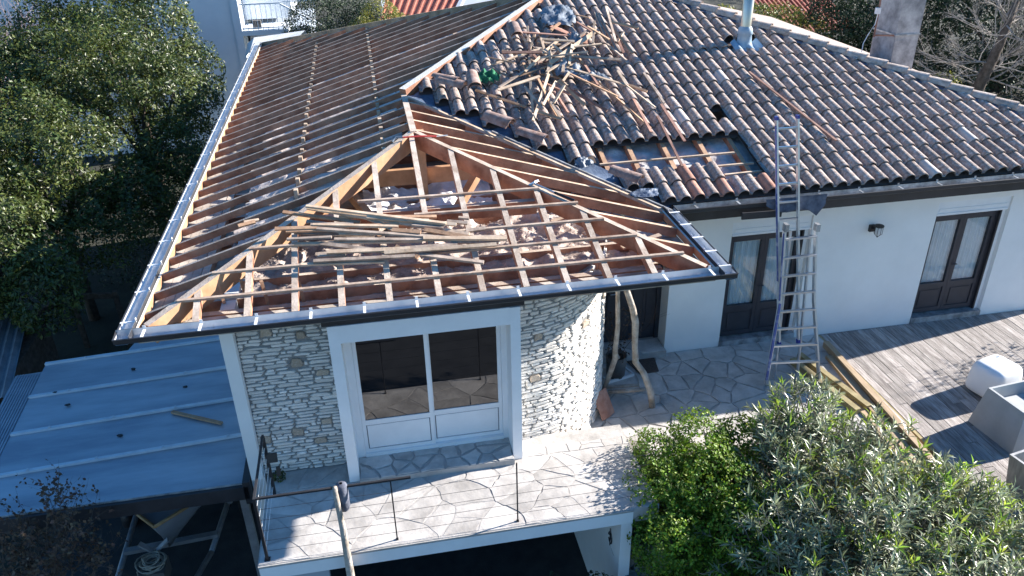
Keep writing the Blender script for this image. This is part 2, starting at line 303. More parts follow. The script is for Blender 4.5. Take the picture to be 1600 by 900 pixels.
TILE_LATHS = [('L',5.47,6.37,4.04,6.47,6.8,4.18),('G',5.45,5.53,3.83,7.54,7.3,4.37),('L',6.51,6.07,4.07,7.74,7.24,4.39),('L',6.27,6.87,4.13,6.51,7.47,4.33),('L',6.59,7.36,4.35,6.48,5.85,3.88),('R',5.66,6.35,4.25,6.39,6.27,4.23),('L',7.06,6.48,4.25,7.61,6.54,4.26),('L',6.66,5.75,3.97,6.88,6.49,4.17),('L',6.84,5.99,4.04,7.06,6.63,4.26),('L',5.82,4.37,3.53,6.4,5.74,3.95),('L',6.07,4.72,3.68,6.47,5.47,3.88),('L',6.24,4.72,3.7,6.55,5.22,3.86),('L',5.88,4.7,3.57,6.05,5.72,3.84),('O',5.04,5.66,3.77,5.83,5.02,3.58),('L',5.37,5.18,3.87,6.19,5.54,3.97),('O',5.93,4.52,3.63,6.27,4.22,3.56),('O',6.5,5.44,3.9,6.75,4.57,3.67),('R',6.61,5.38,3.79,7.14,4.53,3.56),('L',6.75,6.03,4.0,7.7,5.24,3.79),('O',6.75,5.54,3.98,7.4,4.77,3.73),('O',7.27,5.68,3.81,7.8,4.12,3.33),('L',7.63,5.03,3.85,7.92,4.29,3.63),('L',7.67,5.67,3.95,7.7,5.22,3.8),('O',7.75,5.25,3.79,8.02,5.02,3.71),('R',7.73,4.88,3.63,7.72,3.87,3.34),('G',7.86,7.91,4.6,7.75,6.37,4.17),('G',7.9,7.8,4.6,7.83,6.22,4.15),('G',8.1,7.95,4.69,7.88,6.52,4.29),('R',7.89,7.54,4.51,7.86,6.16,4.09),('L',7.7,7.4,4.53,7.43,6.53,4.29),('O',8.02,7.3,4.51,8.47,6.98,4.42),('L',7.94,6.65,4.26,8.19,7.04,4.36),('O',8.0,7.08,4.42,8.09,6.12,4.14),('R',8.06,6.97,4.24,8.03,6.29,4.01),('G',7.71,6.51,4.26,7.88,5.84,4.09),('O',7.5,8.16,4.54,7.76,7.96,4.49),('R',6.04,7.42,4.41,7.32,7.15,4.3),('L',6.4,7.66,4.45,6.29,7.04,4.28),('L',6.33,6.15,4.16,7.28,6.33,4.18),('O',6.17,5.6,3.92,6.24,4.42,3.55),('L',6.21,4.78,3.71,6.27,4.31,3.56),('G',5.85,5.22,3.88,6.0,4.48,3.69),('G',5.67,6.54,4.17,5.74,5.83,3.99),('G',5.42,6.29,4.04,5.68,5.94,3.91),('G',6.99,6.26,4.12,7.88,6.1,4.04),('L',6.21,6.57,4.1,6.11,5.91,3.89),('L',6.37,5.8,3.98,7.04,6.37,4.13),('L',6.0,6.37,3.99,6.8,6.95,4.19),('O',5.7,5.81,3.9,6.52,6.11,4.02),('L',6.51,6.79,4.36,7.11,6.66,4.31),('R',7.15,6.01,4.0,7.21,5.34,3.8),('R',6.37,5.14,3.79,6.44,4.45,3.6),('L',5.99,5.87,3.99,6.37,6.34,4.13),('O',7.5,7.16,4.48,7.78,6.62,4.32),('R',7.41,7.65,4.48,7.63,7.16,4.35),('R',8.04,4.48,3.42,7.98,3.06,3.0),('R',8.22,4.82,3.52,8.26,3.72,3.19),('G',8.24,5.87,3.83,8.29,4.85,3.53),('R',10.25,5.67,3.77,10.84,3.4,3.1)]
RAFTER_LATHS = [('O',1.85,1.99,3.25,2.86,1.65,3.14),('L',2.17,1.94,3.33,3.99,1.34,3.15),('L',2.18,1.97,3.29,4.27,1.18,3.03),('L',2.98,1.67,3.18,3.29,1.4,3.1),('O',3.08,1.36,3.04,3.25,1.49,3.08),('O',1.76,1.6,3.18,3.37,1.48,3.13),('L',2.25,1.61,3.19,3.36,1.43,3.13),('G',2.3,1.51,3.17,3.99,1.12,3.04),('O',3.27,1.35,3.12,3.64,1.24,3.1),('G',2.0,1.6,3.11,3.16,1.34,3.02),('G',1.92,1.37,3.12,2.49,1.31,3.12),('L',2.01,1.33,3.06,3.65,1.17,3.01),('G',2.52,1.3,3.09,4.3,1.05,3.01),('G',2.34,1.27,3.06,3.28,0.98,2.96),('O',3.29,1.09,3.0,3.56,0.84,2.93),('G',3.58,0.91,2.94,4.38,0.66,2.86),('L',3.14,0.93,3.0,4.59,0.9,2.98),('G',2.25,0.93,2.98,3.52,0.84,2.96),('L',2.09,0.93,2.95,3.13,0.86,2.91),('O',3.69,1.29,3.11,4.38,1.02,3.02),('O',2.59,1.78,3.19,3.89,1.62,3.14),('G',4.01,1.42,3.14,4.28,1.37,3.11),('G',4.24,1.26,3.05,4.51,1.29,3.05),('L',3.66,1.12,3.07,4.74,0.97,3.02),('L',2.42,1.03,3.04,3.47,0.96,3.01),('G',2.3,1.05,2.99,2.65,1.03,2.99),('L',2.96,1.63,3.22,4.12,1.31,3.13),('L',1.35,1.85,3.21,1.54,1.89,3.21),('O',1.29,1.73,3.21,1.5,1.81,3.22)]
# ============================================================ SETTING
g=MB(); g.add([(-600,-300,ZG),(600,-300,ZG),(600,900,ZG),(-600,900,ZG)],[(0,1,2,3)]); struct('ground',g,'ground')
g=MB(); g.box(-3.0,6.3,-9,5.2,ZG-.2,ZG+.012); struct('driveway',g,'asphalt')
# raised garden bank at the right, one uneven sheet falling towards the driveway
g=MB(); nx,ny=60,44
def bank(x,y):
    a=min(1,max(0,(x-5.95)/1.5)); b=min(1,max(0,(y+4.6)/3.6)); h=a*(.35+.65*b)
    return ZG-.05+(ZT-.13-ZG+.05)*h+.07*nz((x,y,0),1.3)*(1 if h<.98 else .2)
for j in range(ny+1):
    for i in range(nx+1):
        x=5.93+i*30/nx*(i/nx*.6+.4); y=-12+j*(14.2)/ny
        z=bank(x,y)
        if x<6.6 and y>-.2: z=min(z,ZT-.25)
        g.v.append((x,y,z))
for j in range(ny):
    for i in range(nx): a=j*(nx+1)+i; g.f.append((a,a+1,a+nx+2,a+nx+1)); g.m.append(0)
struct('garden_bank',g,'soil',True)
g=MB(); g.box(15.9,60,2.2,40,ZG-.1,ZT-.1); struct('rear_garden',g,'ground')
# flagstone terrace
rt=random.Random(11)
g=MB(); g.box(5.96,10.82,.2,3.6,ZG,ZT-.012); g.box(4.75,5.958,.2,3.6,ZT-.2,ZT-.012); terr=struct('terrace',g,'grout')
cxc,cyc,rc=4.72,2.25,1.69
def onter(p): return not (math.hypot(p[0]-cxc,p[1]-cyc)<rc-.12 or (p[0]<6.3 and p[1]>2.2))
for poly in flags(4.95,10.8,.22,2.86,.42,.009,rt,onter):
    mb=MB(); mb.prism(poly,ZT-.03,ZT+rt.uniform(-.003,.006)); o=part('flagstone',mb,'flag',terr)
# rocks between the garage jamb and the hedge
for i in range(16):
    x=U(5.98,6.5); y=-1.35+i*.11+U(-.1,.1); z=max(bank(x,y),-1.4+i*.07)+U(-.1,.05); mb=MB(); s=U(.16,.3)
    rg=random.Random(i); vs=[]; n=7
    for k in range(3):
        for j in range(n): a=2*math.pi*j/n; r=s*(.9,1,.62)[k]*rg.uniform(.75,1.1); vs.append((x+r*math.cos(a),y+r*math.sin(a),z+(-.2,0,.13)[k]*1.2+rg.uniform(-.02,.02)))
    fs=[(k*n+j,k*n+(j+1)%n,(k+1)*n+(j+1)%n,(k+1)*n+j) for k in range(2) for j in range(n)]+[tuple(2*n+j for j in range(n))]
    mb.add(vs,fs); single('rock',mb,'rock','grey rubble rock banked beside the garage opening','rock','rocks beside the garage')
# ============================================================ HOUSE
house=thing('house','white house with half stripped roof, bare rafters at left and tiles at right','house',(8,6,ZG))
# --- white walls
def wallpart(name,mb,m='render',**k): return part(name,mb,m,house,**k)
wb=MB(); wt=2.455
for x0,x1 in ((7.85,8.88),(10.33,12.68),(14.13,15.85)): wb.box(x0,x1,YW,YW+.26,ZT-.02,wt)
for x0,x1 in ((8.88,10.33),(12.68,14.13)): wb.box(x0,x1,YW,YW+.26,2.0,wt)
wb.box(15.6,15.85,YW+.26,16.2,ZG,wt); wallpart('front_wall',wb)
wb=MB(); wb.box(7.85,8.1,YW+.26,3.5,ZT-.02,wt); wb.box(6.41,8.1,3.32,3.5,ZT-.02,wt); wallpart('porch_wall',wb)
wb=MB(); wb.box(1.03,1.21,.5,16.2,ZG,wt); wallpart('side_wall',wb)
wb=MB(); wb.box(1.045,1.205,.44,.5,-.0,wt); wallpart('corner_pier',wb)
wb=MB(); wb.box(1.03,15.8,16.2,16.4,ZG,wt); wallpart('rear_wall',wb)
# --- ledge stone cladding
sw=MB(); sw.box(1.21,2.37,.55,.8,-.2,wt); sw.box(2.37,4.74,.62,.8,2.12,wt); sw.box(2.37,4.74,.62,.8,-.2,.06)
N=28
pts=[(4.60,.57+.0)]+[(cxc+rc*math.sin(a),cyc-rc*math.cos(a)) for a in [R_(2+88*i/N) for i in range(N+1)]]+[(cxc+rc,3.4)]
for i in range(len(pts)-1):
    (xa,ya),(xb,yb_)=pts[i],pts[i+1]; sw.add([(xa,ya,ZT-.3),(xb,yb_,ZT-.3),(xb,yb_,wt),(xa,ya,wt)],[(0,1,2,3)])
stone_wall=wallpart('stone_wall',sw,'mortar')
def curve_at(u):     # u metres along the curved wall from its left end
    arc=rc*R_(88)
    if u<arc: a=R_(2)+u/rc; return Vector((cxc+rc*math.sin(a),cyc-rc*math.cos(a),0)),a
    return Vector((cxc+rc,cyc+(u-arc),0)),R_(90)
def flat_at(u): return Vector((1.21+u,.55,0)),0.0
stones=[]; rs=random.Random(5)
def lay(fn,ulen,v0,v1,big):
    v=v0
    bigs=[]
    while len(bigs)<big:
        q=(rs.uniform(.1,ulen-.12),rs.uniform(v0+.1,v1-.12),rs.uniform(.11,.18),rs.uniform(.09,.15))
        if all(math.hypot(q[0]-b[0],q[1]-b[1])>.32 for b in bigs): bigs.append(q)
    for (a,b,c,d) in bigs: stones.append((fn,a,b,c,d,True))
    while v<v1-.02:
        h=rs.uniform(.040,.066); u=rs.uniform(-.1,.0)
        while u<ulen-.02:
            L=rs.uniform(.13,.34) if rs.random()<.82 else rs.uniform(.06,.13); hh=h*rs.uniform(.8,1.1)
            ua=max(0.004,u); ub=min(ulen-.004,u+L-rs.uniform(.010,.018)); cu_=(ua+ub)/2; cv=v+h/2+rs.uniform(-.006,.006)
            if ub-ua>.03 and not any(abs(cu_-a)<(ub-ua)/2+c/2+.002 and abs(cv-b)<hh/2+d/2-.012 for a,b,c,d in bigs): stones.append((fn,cu_,cv,ub-ua,hh-.008,False))
            elif ub-ua>.03:
                bb=[b for b in bigs if abs(cu_-b[0])<(ub-ua)/2+b[2]/2+.002 and abs(cv-b[1])<hh/2+b[3]/2-.012][0]
                for la,lb in ((ua,min(ub,bb[0]-bb[2]/2-.008)),(max(ua,bb[0]+bb[2]/2+.008),ub)):
                    if lb-la>.035: stones.append((fn,(la+lb)/2,cv,lb-la,hh-.008,False))
            u+=L
        v+=h
lay(flat_at,1.15,.01,wt-.01,8); lay(curve_at,rc*R_(88)+.85,ZT+.01,wt-.01,9)
def stone_shape(rg):
    vs=[]; n=8; prof=[(-.5,-.25),(-.36,-.5),(.05,-.5),(.38,-.46),(.5,-.12),(.42,.4),(.05,.5),(-.4,.46)]
    for yy,s in ((.0,1.0),(-.7,1.0),(-1.0,.86)):
        for x,z in prof: vs.append((x*s+0,yy,z*s))
    return vs
shapes=[]
for k in range(18):
    rg=random.Random(k+40); prof=[(-.5,rg.uniform(-.35,.1)),(rg.uniform(-.45,-.3),-.5),(rg.uniform(-.1,.15),rg.uniform(-.5,-.36)),(rg.uniform(.3,.46),-.5),(.5,rg.uniform(-.2,.25)),(rg.uniform(.3,.46),rg.uniform(.3,.5)),(rg.uniform(-.15,.1),rg.uniform(.4,.5)),(rg.uniform(-.46,-.3),rg.uniform(.25,.5))]
    shapes.append([(x*s,yy,z*s) for yy,s in ((.2,1.0),(-.65,1.0),(-1.0,.9)) for x,z in prof])
sfaces=[(k*8+j,k*8+(j+1)%8,(k+1)*8+(j+1)%8,(k+1)*8+j) for k in range(2) for j in range(8)]+[tuple(16+j for j in range(8))]
def smesh(k,m):
    mb=MB(); mb.add(shapes[k],sfaces); return mb.mesh('stone',m)
sm=[smesh(k,'stone') for k in range(18)]; st=[smesh(k,'tanstone') for k in range(18)]
def vis(s): # projected size of the stone towards the camera
    p,a=s[0](s[1]); n=Vector((math.sin(a),-math.cos(a),0)); c=p+Vector((0,0,s[2])); d=CAM-c
    hid = s[0] is flat_at and 0
    return s[3]*s[4]*max(0,n.dot(d.normalized()))/d.length_squared + (1 if s[5] else 0)
stones.sort(key=vis,reverse=True)
rest=MB()
for i,(fn,u,v,L,h,big) in enumerate(stones):
    p,a=fn(u); k=rs.randrange(18); dep=rs.uniform(.018,.035); loc=p+Vector((0,0,v)); tilt=rs.uniform(-.07,.07)*(1 if L<.2 else .5)
    if i<300: piece('stone',(st if big else sm)[k],stone_wall,loc,(0,tilt,a),(L,dep,h))
    else:
        q=Matrix.Rotation(a,3,'Z')@Matrix.Rotation(tilt,3,'Y')
        rest.add([loc+q@Vector((x*L,y*dep,z*h)) for x,y,z in shapes[k]],sfaces)
part('small_ledge_stones',rest,'stonei',stone_wall,kind='stuff')
# --- window surround and sliding window
sb=MB(); sb.box(2.36,2.50,.13,.62,-.0,2.452); sb.box(4.615,4.745,.13,.62,0,2.445); sb.box(2.50,4.615,.133,.62,2.20,2.449); wallpart('window_surround',sb,'whitepaint')
sl_=MB(); sl_.box(2.5,4.615,.03,.60,-.0,.088); sill=wallpart('window_sill',sl_,'grout')
for poly in flags(2.505,4.61,.035,.5,.29,.026,random.Random(4)):
    mb=MB(); mb.prism(poly,.07,.10); part('flagstone',mb,'flag',sill)
sf=MB()
for x0,x1 in ((2.5,2.60),(4.545,4.615)): sf.box(x0,x1,.5,.6,.1,2.19)
sf.box(2.6,4.545,.502,.6,2.10,2.19); sf.box(2.6,4.545,.49,.6,.088,.15)
swin=wallpart('sliding_window',sf,'whitepaint')
for i,(x0,x1,y) in enumerate(((2.602,3.575,.535),(3.545,4.543,.565))):
    f_=MB(); a,b=.05,.05; zz=(.152,.62,.70,2.098)
    f_.box(x0,x0+a,y-.018,y+.018,zz[0],zz[3]); f_.box(x1-b,x1,y-.018,y+.018,zz[0],zz[3])
    f_.box(x0+a,x1-b,y-.018,y+.018,zz[0],zz[0]+.06); f_.box(x0+a,x1-b,y-.018,y+.018,zz[1],zz[2]); f_.box(x0+a,x1-b,y-.018,y+.018,zz[3]-.05,zz[3])
    part('window_sash',f_,'whitepaint',swin)
    f_=MB(); f_.box(x0+a,x1-b,y-.004,y+.004,zz[0]+.06,zz[1]); part('panel_gasket',f_,'rag',swin); f_=MB(); f_.box(x0+a+.012,x1-b-.012,y-.014,y-.005,zz[0]+.072,zz[1]-.012); part('lower_panel',f_,'whitepaint',swin)
    f_=MB(); f_.box(x0+a,x1-b,y-.005,y+.005,zz[2],zz[3]-.05); part('window_pane',f_,'darkglass',swin)
# --- french doors
def french(x0,x1,z0,z1,swing):
    y=YW+.15; fr=MB(); fr.box(x0,x0+.05,y-.04,y+.04,z0,z1); fr.box(x1-.05,x1,y-.04,y+.04,z0,z1); fr.box(x0+.05,x1-.05,y-.038,y+.04,z1-.05,z1)
    d=wallpart('french_door',fr,'darkdoor'); xm=(x0+x1)/2
    for a,b in ((x0+.052,xm-.002),(xm+.002,x1-.052)):
        l_=MB(); s=.066; l_.box(a,a+s,y-.03,y+.03,z0+.01,z1-.052); l_.box(b-s,b,y-.03,y+.03,z0+.01,z1-.052)
        l_.box(a+s,b-s,y-.028,y+.03,z1-.15,z1-.052); l_.box(a+s,b-s,y-.028,y+.03,z0+.52,z0+.62); l_.box(a+s,b-s,y-.028,y+.03,z0+.01,z0+.1); l_.box(a+s,b-s,y-.01,y+.01,z0+.1,z0+.52); l_.box(a+s+.05,b-s-.05,y-.022,y-.01,z0+.15,z0+.47)
        part('door_leaf',l_,'darkdoor',d)
        l_=MB(); l_.box(a+s,b-s,y-.004,y+.004,z0+.62,z1-.15); part('door_pane',l_,'clearglass',d)
        l_=MB(); n=40
        for i in range(n):
            xx=[a+s-.03+(b-a-2*s+.06)*k/n for k in (i,i+1)]; yy=[y+.055+.016*math.sin(k*1.55)+.01*math.sin(k*.7) for k in (i,i+1)]
            l_.add([(xx[0],yy[0],z0+.55),(xx[1],yy[1],z0+.55),(xx[1],yy[1],z1-.1),(xx[0],yy[0],z1-.1)],[(0,1,2,3)])
        part('curtain',l_,'curtain',d,True)
    h_=MB(); h_.tube([(xm-.05,y-.07,z0+1.0),(xm+.06,y-.075,z0+1.0)],.011,6); part('door_handle',h_,'black',d)
    rm=MB(); rm.add([(x0,y+.3,z0),(x1,y+.3,z0),(x1,y+.3,z1),(x0,y+.3,z1)],[(0,1,2,3)]); part('room_backing',rm,'underlay_gloom',d)
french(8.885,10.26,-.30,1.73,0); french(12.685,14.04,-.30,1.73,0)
for x0,x1 in ((8.885,10.325),(12.685,14.125)):
    b=MB(); b.box(x0,x1,YW+.035,YW+.25,1.74,1.998); b.box(x0+.06,x1-.06,YW+.025,YW+.035,1.80,1.86); b.box(x0+.02,x1-.02,YW+.02,YW+.06,1.735,1.775); wallpart('shutter_box',b,'shutter')
    b=MB(); b.box(x0,x1,YW-.03,YW+.30,ZT-.01,-.31); wallpart('door_threshold',b,'zincdirt')
    b=MB(); b.box(x1-.08,x1,YW+.08,YW+.25,-.31,1.735); wallpart('door_jamb',b,'whitepaint')
    b=MB(); b.box(x1-.115,x1-.082,YW+.06,YW+.11,-.31,1.735); wallpart('shutter_rail',b,'black')
# --- entrance door in the porch
ed=MB(); ed.box(6.74,6.82,3.2,3.31,-.29,1.72); ed.box(7.77,7.85,3.2,3.31,-.29,1.72); ed.box(6.82,7.77,3.2,3.31,1.66,1.72); edoor=wallpart('entrance_door',ed,'darkdoor')
for k in range(4):
    x0=6.825+k*.236; b=MB(); b.box(x0,x0+.232,3.225,3.29,-.28,1.655); b.box(x0+.05,x0+.182,3.21,3.225,.05,1.5); part('door_panel',b,'darkdoor',edoor)
b=MB(); b.tube([(6.90,3.19,.72),(6.90,3.15,.72),(7.02,3.15,.72)],.012,6); part('door_handle',b,'steel',edoor)
b=MB(); b.box(6.43,7.845,2.74,3.31,ZT,-.30); stp=wallpart('porch_step',b,'grout')
for poly in flags(6.44,7.84,2.75,3.19,.33,.025,random.Random(8)):
    mb=MB(); mb.prism(poly,-.31,-.288); part('flagstone',mb,'flag',stp)
# --- balcony
b=MB(); b.box(1.26,6.3,-1.115,.58,-.235,-.005); bal=wallpart('balcony_slab',b,'groutb')
rb=random.Random(21)
for poly in flags(1.27,6.3,-1.11,.14,.44,.003,rb):
    mb=MB(); mb.prism(poly,-.03,rb.uniform(-.003,.004)); part('flagstone',mb,'flagb',bal)
for poly in flags(1.27,2.33,.142,.54,.34,.018,rb)+flags(4.77,6.3,.142,.32,.3,.012,rb):
    mb=MB(); mb.prism(poly,-.03,rb.uniform(-.003,.004)); part('flagstone',mb,'flagb',bal)
b=MB(); b.box(1.27,5.95,-1.13,-1.02,-.235,-.045); part('white_lintel',b,'whitepaint',bal)
b=MB(); b.box(1.262,5.95,-1.135,-1.1,-.043,-.013); part('slab_nosing',b,'grout',bal)
b=MB(); b.box(5.80,5.95,-1.12,2.0,ZG,-.236); wallpart('garage_jamb',b,'whitepaint')
b=MB(); b.box(1.27,2.05,-1.0,-.9,ZG,-.236); wallpart('garage_side_panel',b,'greywall')
b=MB(); b.box(1.21,5.8,2.6,2.8,ZG,-.24); wallpart('garage_back_wall',b,'underlay_gloom')  # interior darkness is put into this wall's near-black colour
# wrought iron scroll on the jamb
b=MB(); cx,cy,cz=5.795,-.75,-.85
b.tube([(cx-.01,cy+.07*math.cos(a),cz+.09*math.sin(a)) for a in [R_(k*30) for k in range(12)]],.008,5); b.tube([(cx-.01,cy+.035*math.cos(a),cz+.02+.04*math.sin(a)) for a in [R_(k*36) for k in range(9)]],.007,5); b.tube([(cx-.01,cy,cz-.14),(cx-.01,cy+.01,cz+.16)],.007,5)
wallpart('iron_scroll',b,'black')
# ============================================================ ROOF FRAME
dw=['rafter','dustwood']
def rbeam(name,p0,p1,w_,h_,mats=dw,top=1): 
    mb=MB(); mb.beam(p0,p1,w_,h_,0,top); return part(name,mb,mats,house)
P3=lambda x,y,d,o=0:(x,y,zr(d)+o)
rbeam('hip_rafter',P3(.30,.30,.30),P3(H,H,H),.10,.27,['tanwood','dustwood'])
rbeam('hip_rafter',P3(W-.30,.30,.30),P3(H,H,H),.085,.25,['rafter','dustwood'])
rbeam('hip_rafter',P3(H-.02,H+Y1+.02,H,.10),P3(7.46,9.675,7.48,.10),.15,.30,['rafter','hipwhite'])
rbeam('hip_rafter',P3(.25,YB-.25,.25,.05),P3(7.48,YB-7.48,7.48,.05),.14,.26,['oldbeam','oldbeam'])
rbeam('ridge_beam',P3(H,H-.05,H),P3(H,H+Y1+.05,H),.10,.22)
rbeam('valley_rafter',P3(W-.25,Y1+.25,.25,-.02),P3(H,H+Y1,H,-.02),.12,.22)
rbeam('ridge_beam',P3(7.45,9.67,7.48,.03),P3(9.12,9.67,7.48,.03),.1,.2)
# left slope
y=.62; k=0
while y<16.6:
    d=y if y<H else (H if y<H+Y1 else min(y-Y1,YB-y))
    if d>.35:
        jz=U(-.012,.012); rbeam('left_rafter',P3(.2,y+U(-.02,.02),.2,jz),P3(d-.04,y+U(-.02,.02),d-.04,jz),.052,.10)
    y+=.505+U(-.03,.03)
# front slope
FX=[.84,1.43,1.99,2.55,3.13,3.74,4.29,4.84,5.38,5.93,6.53]
for x in FX:
    d=min(x,W-x); rbeam('front_rafter',P3(x+.02,.19,.19,U(-.01,.01)),P3(x,d-.03,d-.03,0),.078,.11)
# right slope of the wing
for y in (.95,1.58,2.15):
    rbeam('right_rafter',P3(W-.2,y,.2),P3(W-y+.03,y,y-.03),.065,.14,['rafter','lathL'])
for y in (2.75,3.3,3.85,4.4,4.95,5.5):
    d0=y-Y1+.03; d1=min(y,H)-.03; rbeam('right_rafter',P3(W-d0,y,d0),P3(W-d1,y,d1),.065,.14,['rafter','lathL'])
for y,x0 in ((1.75,6.35),(2.3,6.0),(1.2,6.75)):
    rbeam('broken_board',(x0-.35,y,2.60),(x0+.25,y+.12,2.68),.09,.025,['lathR','lathL'])
# battens still nailed across the front rafters
for i,y in enumerate((.60,1.02,1.40,1.78,2.16)):
    off=.028; x0=y+U(-.1,.05); x1=W-y+U(-.05,.12)
    if i==4: x0=2.85
    if i==3: x0=3.6
    rbeam('batten',P3(x0,y+.03,y,off),P3(x1,y-.04,y-.03,off),.05,.03,['batten','batten'])
# purlins, plates, joists, posts
rbeam('purlin',(2.25,2.14,zr(2.1)-.12),(W-2.2,2.06,zr(2.1)-.12),.11,.2)
rbeam('purlin',(1.95,2.2,zr(1.95)-.14),(1.95,15.0,zr(1.95)-.14),.10,.18)
rbeam('purlin',(5.2,8.0,zr(5.2)-.14),(5.2,11.4,zr(5.2)-.14),.10,.18)
rbeam('wall_plate',(.85,.70,2.50),(6.8,.70,2.50),.10,.14); rbeam('wall_plate',(.72,.8,2.50),(.72,16.2,2.50),.10,.14); rbeam('wall_plate',(6.75,.8,2.50),(6.75,3.2,2.50),.10,.14)
for i,y in enumerate((1.12,1.62,3.0,3.9,4.9,6.2,7.6,9.0,10.5,12.2,14.0)):
    rbeam('joist',(.75,y,2.46),(min(6.7,.75+6),y+.02,2.46),.07,.14)
rbeam('king_post',(H+.02,H+.1,zr(H)-.1),(H+.02,H+.101,2.4),.14,.14) if 0 else None
mb=MB(); mb.box(H+.02,H+.17,H+.05,H+.2,2.35,zr(H)-.05); part('king_post',mb,'tanwood',house)
rbeam('tie_beam',(2.4,H+.25,2.98),(5.4,H+.25,2.98),.09,.26,['tanwood','tanwood'])
rbeam('strut',(2.75,3.3,2.95),(3.2,2.75,2.45),.12,.12,['tanwood','tanwood']); rbeam('strut',(4.75,3.6,3.05),(4.2,3.1,2.45),.12,.12,['tanwood','tanwood'])
for x,y in ((1.05,1.0),(1.35,.95),(1.6,.9),(2.05,.85),(6.0,.9)):
    mb=MB(); mb.frame((x,y,zr(y)-.22),Vector((.9,.3,.1)).normalized(),Vector((-.3,.9,0)).normalized(),Vector((-.1,0,1)).normalized(),.04,.05,.34); part('stud',mb,'lathO',house)
# rafter cleats on the left slope (two lines of small blocks on the purlin)
y=3.0
while y<14.5:
    for x in (1.95,3.3):
        if x<min(y,H if y<H+Y1 else y-Y1,YB-y): mb=MB(); mb.box(x-.03,x+.03,y+.04,y+.13,zr(x)-.16,zr(x)-.03+U(-.02,.03)); part('cleat',mb,'lathL',house)
    y+=.505
# fascia and soffit boards
def fas(name,p0,p1): 
    mb=MB(); mb.beam(p0,p1,.03,.11,0,1); part(name,mb,['tanwood','hipwhite'],house)
o=.205; zf=zr(.205)+.015
fas('fascia_board',(.2,.205,zf),(W-.2,.205,zf)); fas('fascia_board',(o,.2,zf),(o,YB-.2,zf)); fas('fascia_board',(W-o,.2,zf),(W-o,Y1+.25,zf))
def soff(x0,x1,y0,y1,along):
    n=max(1,round(((y1-y0) if along=='x' else (x1-x0))/.12)); mb=MB()
    for i in range(n):
        if along=='x': a=y0+(y1-y0)*i/n; mb.box(x0,x1,a+.003,a+(y1-y0)/n-.003,2.47,2.495)
        else: a=x0+(x1-x0)*i/n; mb.box(a+.003,a+(x1-x0)/n-.003,y0,y1,2.47,2.495)
    part('soffit_boards',mb,'board',house)
soff(.2,W-.2,.2,.62,'x'); soff(.2,.66,.63,YB-.3,'y'); soff(6.85,W-.2,.63,Y1+.3,'y'); soff(W-.2,15.9,Y1+.2,YW,'x')
mb=MB(); mb.add([(.66,.62,2.31),(6.9,.62,2.31),(6.9,3.0,2.31),(.66,3.0,2.31)],[(0,1,2,3)]); mb.add([(.66,3.0,2.31),(15.7,3.0,2.31),(15.7,16.3,2.31),(.66,16.3,2.31)],[(0,1,2,3)]); part('ceiling_deck',mb,'board',house)
# ============================================================ GUTTERS
def gutter(p0,p1,inw,ends=True,nb=10,ws=1.0,lin='zinc',bm='bracket'):
    p0=Vector(p0); p1=Vector(p1); t=(p1-p0).normalized(); n=Vector(inw); up=Vector((0,0,1))
    prof=[(0,0),(0,-.055),(.02,-.072),(.15,-.072),(.18,-.05),(.183,.035)]; prof=[(a*ws,b) for a,b in prof]
    mi=MB(); mo=MB(); 
    for mb,off,sg in ((mi,.006,1),(mo,0,-1)):
        pr=[(a+off if a<.1*ws else a-off,b+off if b<-.05 else b) for a,b in prof]
        for (a,b),(c,d) in zip(pr,pr[1:]):
            q=[p0+n*a+up*b,p1+n*a+up*b,p1+n*c+up*d,p0+n*c+up*d]; mb.add(q,[(0,1,2,3)])
    mo.tube([p0,p1],.011,6)
    if ends:
        for p in (p0,p1): mo.add([p+n*a+up*b for a,b in prof],[tuple(range(6))])
    g_=part('gutter',mo,'darkgut',house); part('gutter_lining',mi,lin,g_)
    L=(p1-p0).length
    for i in range(nb):
        c=p0+t*(L*(i+.5)/nb); b=MB(); b.frame(c+n*.09*ws+up*.012,t,n,up,.032,.185*ws,.006); b.frame(c+n*.178*ws+up*.03,t,n,up,.035,.006,.06); part('gutter_bracket',b,bm,g_)
    return g_
gutter((.0,0,ZE),(W,0,ZE),(0,1,0),True,12); gutter((0,0.0,ZE-.002),(0,YB-.2,ZE-.002),(1,0,0),False,22); gutter((W,.0,ZE-.002),(W,Y1+.1,ZE-.002),(-1,0,0),False,5)
gutter((W+.02,Y1+.05,ZE-.05),(XR,Y1+.05,ZE-.05),(0,1,0),True,13,.75,'zincdirt','zincdirt')
b=MB(); b.box(.12,W-.12,.12,.19,2.53,2.58); b.box(.12,.19,.195,YB-.3,2.53,2.58); b.box(W-.19,W-.12,.195,Y1+.2,2.53,2.58); b.box(2.3,4.80,.135,.185,2.46,2.53); wallpart('eave_board',b,'darkgut')
b=MB(); b.box(W-.17,XR-.05,Y1+.19,Y1+.23,2.34,2.60); wallpart('eave_board',b,'darkgut')
b=MB(); b.frame((8.97,2.15,2.44),Vector((1,0,-.02)).normalized(),Vector((0,1,0)),Vector((.02,0,1)).normalized(),.66,.03,.11); wallpart('loose_eave_strip',b,'darkgut')
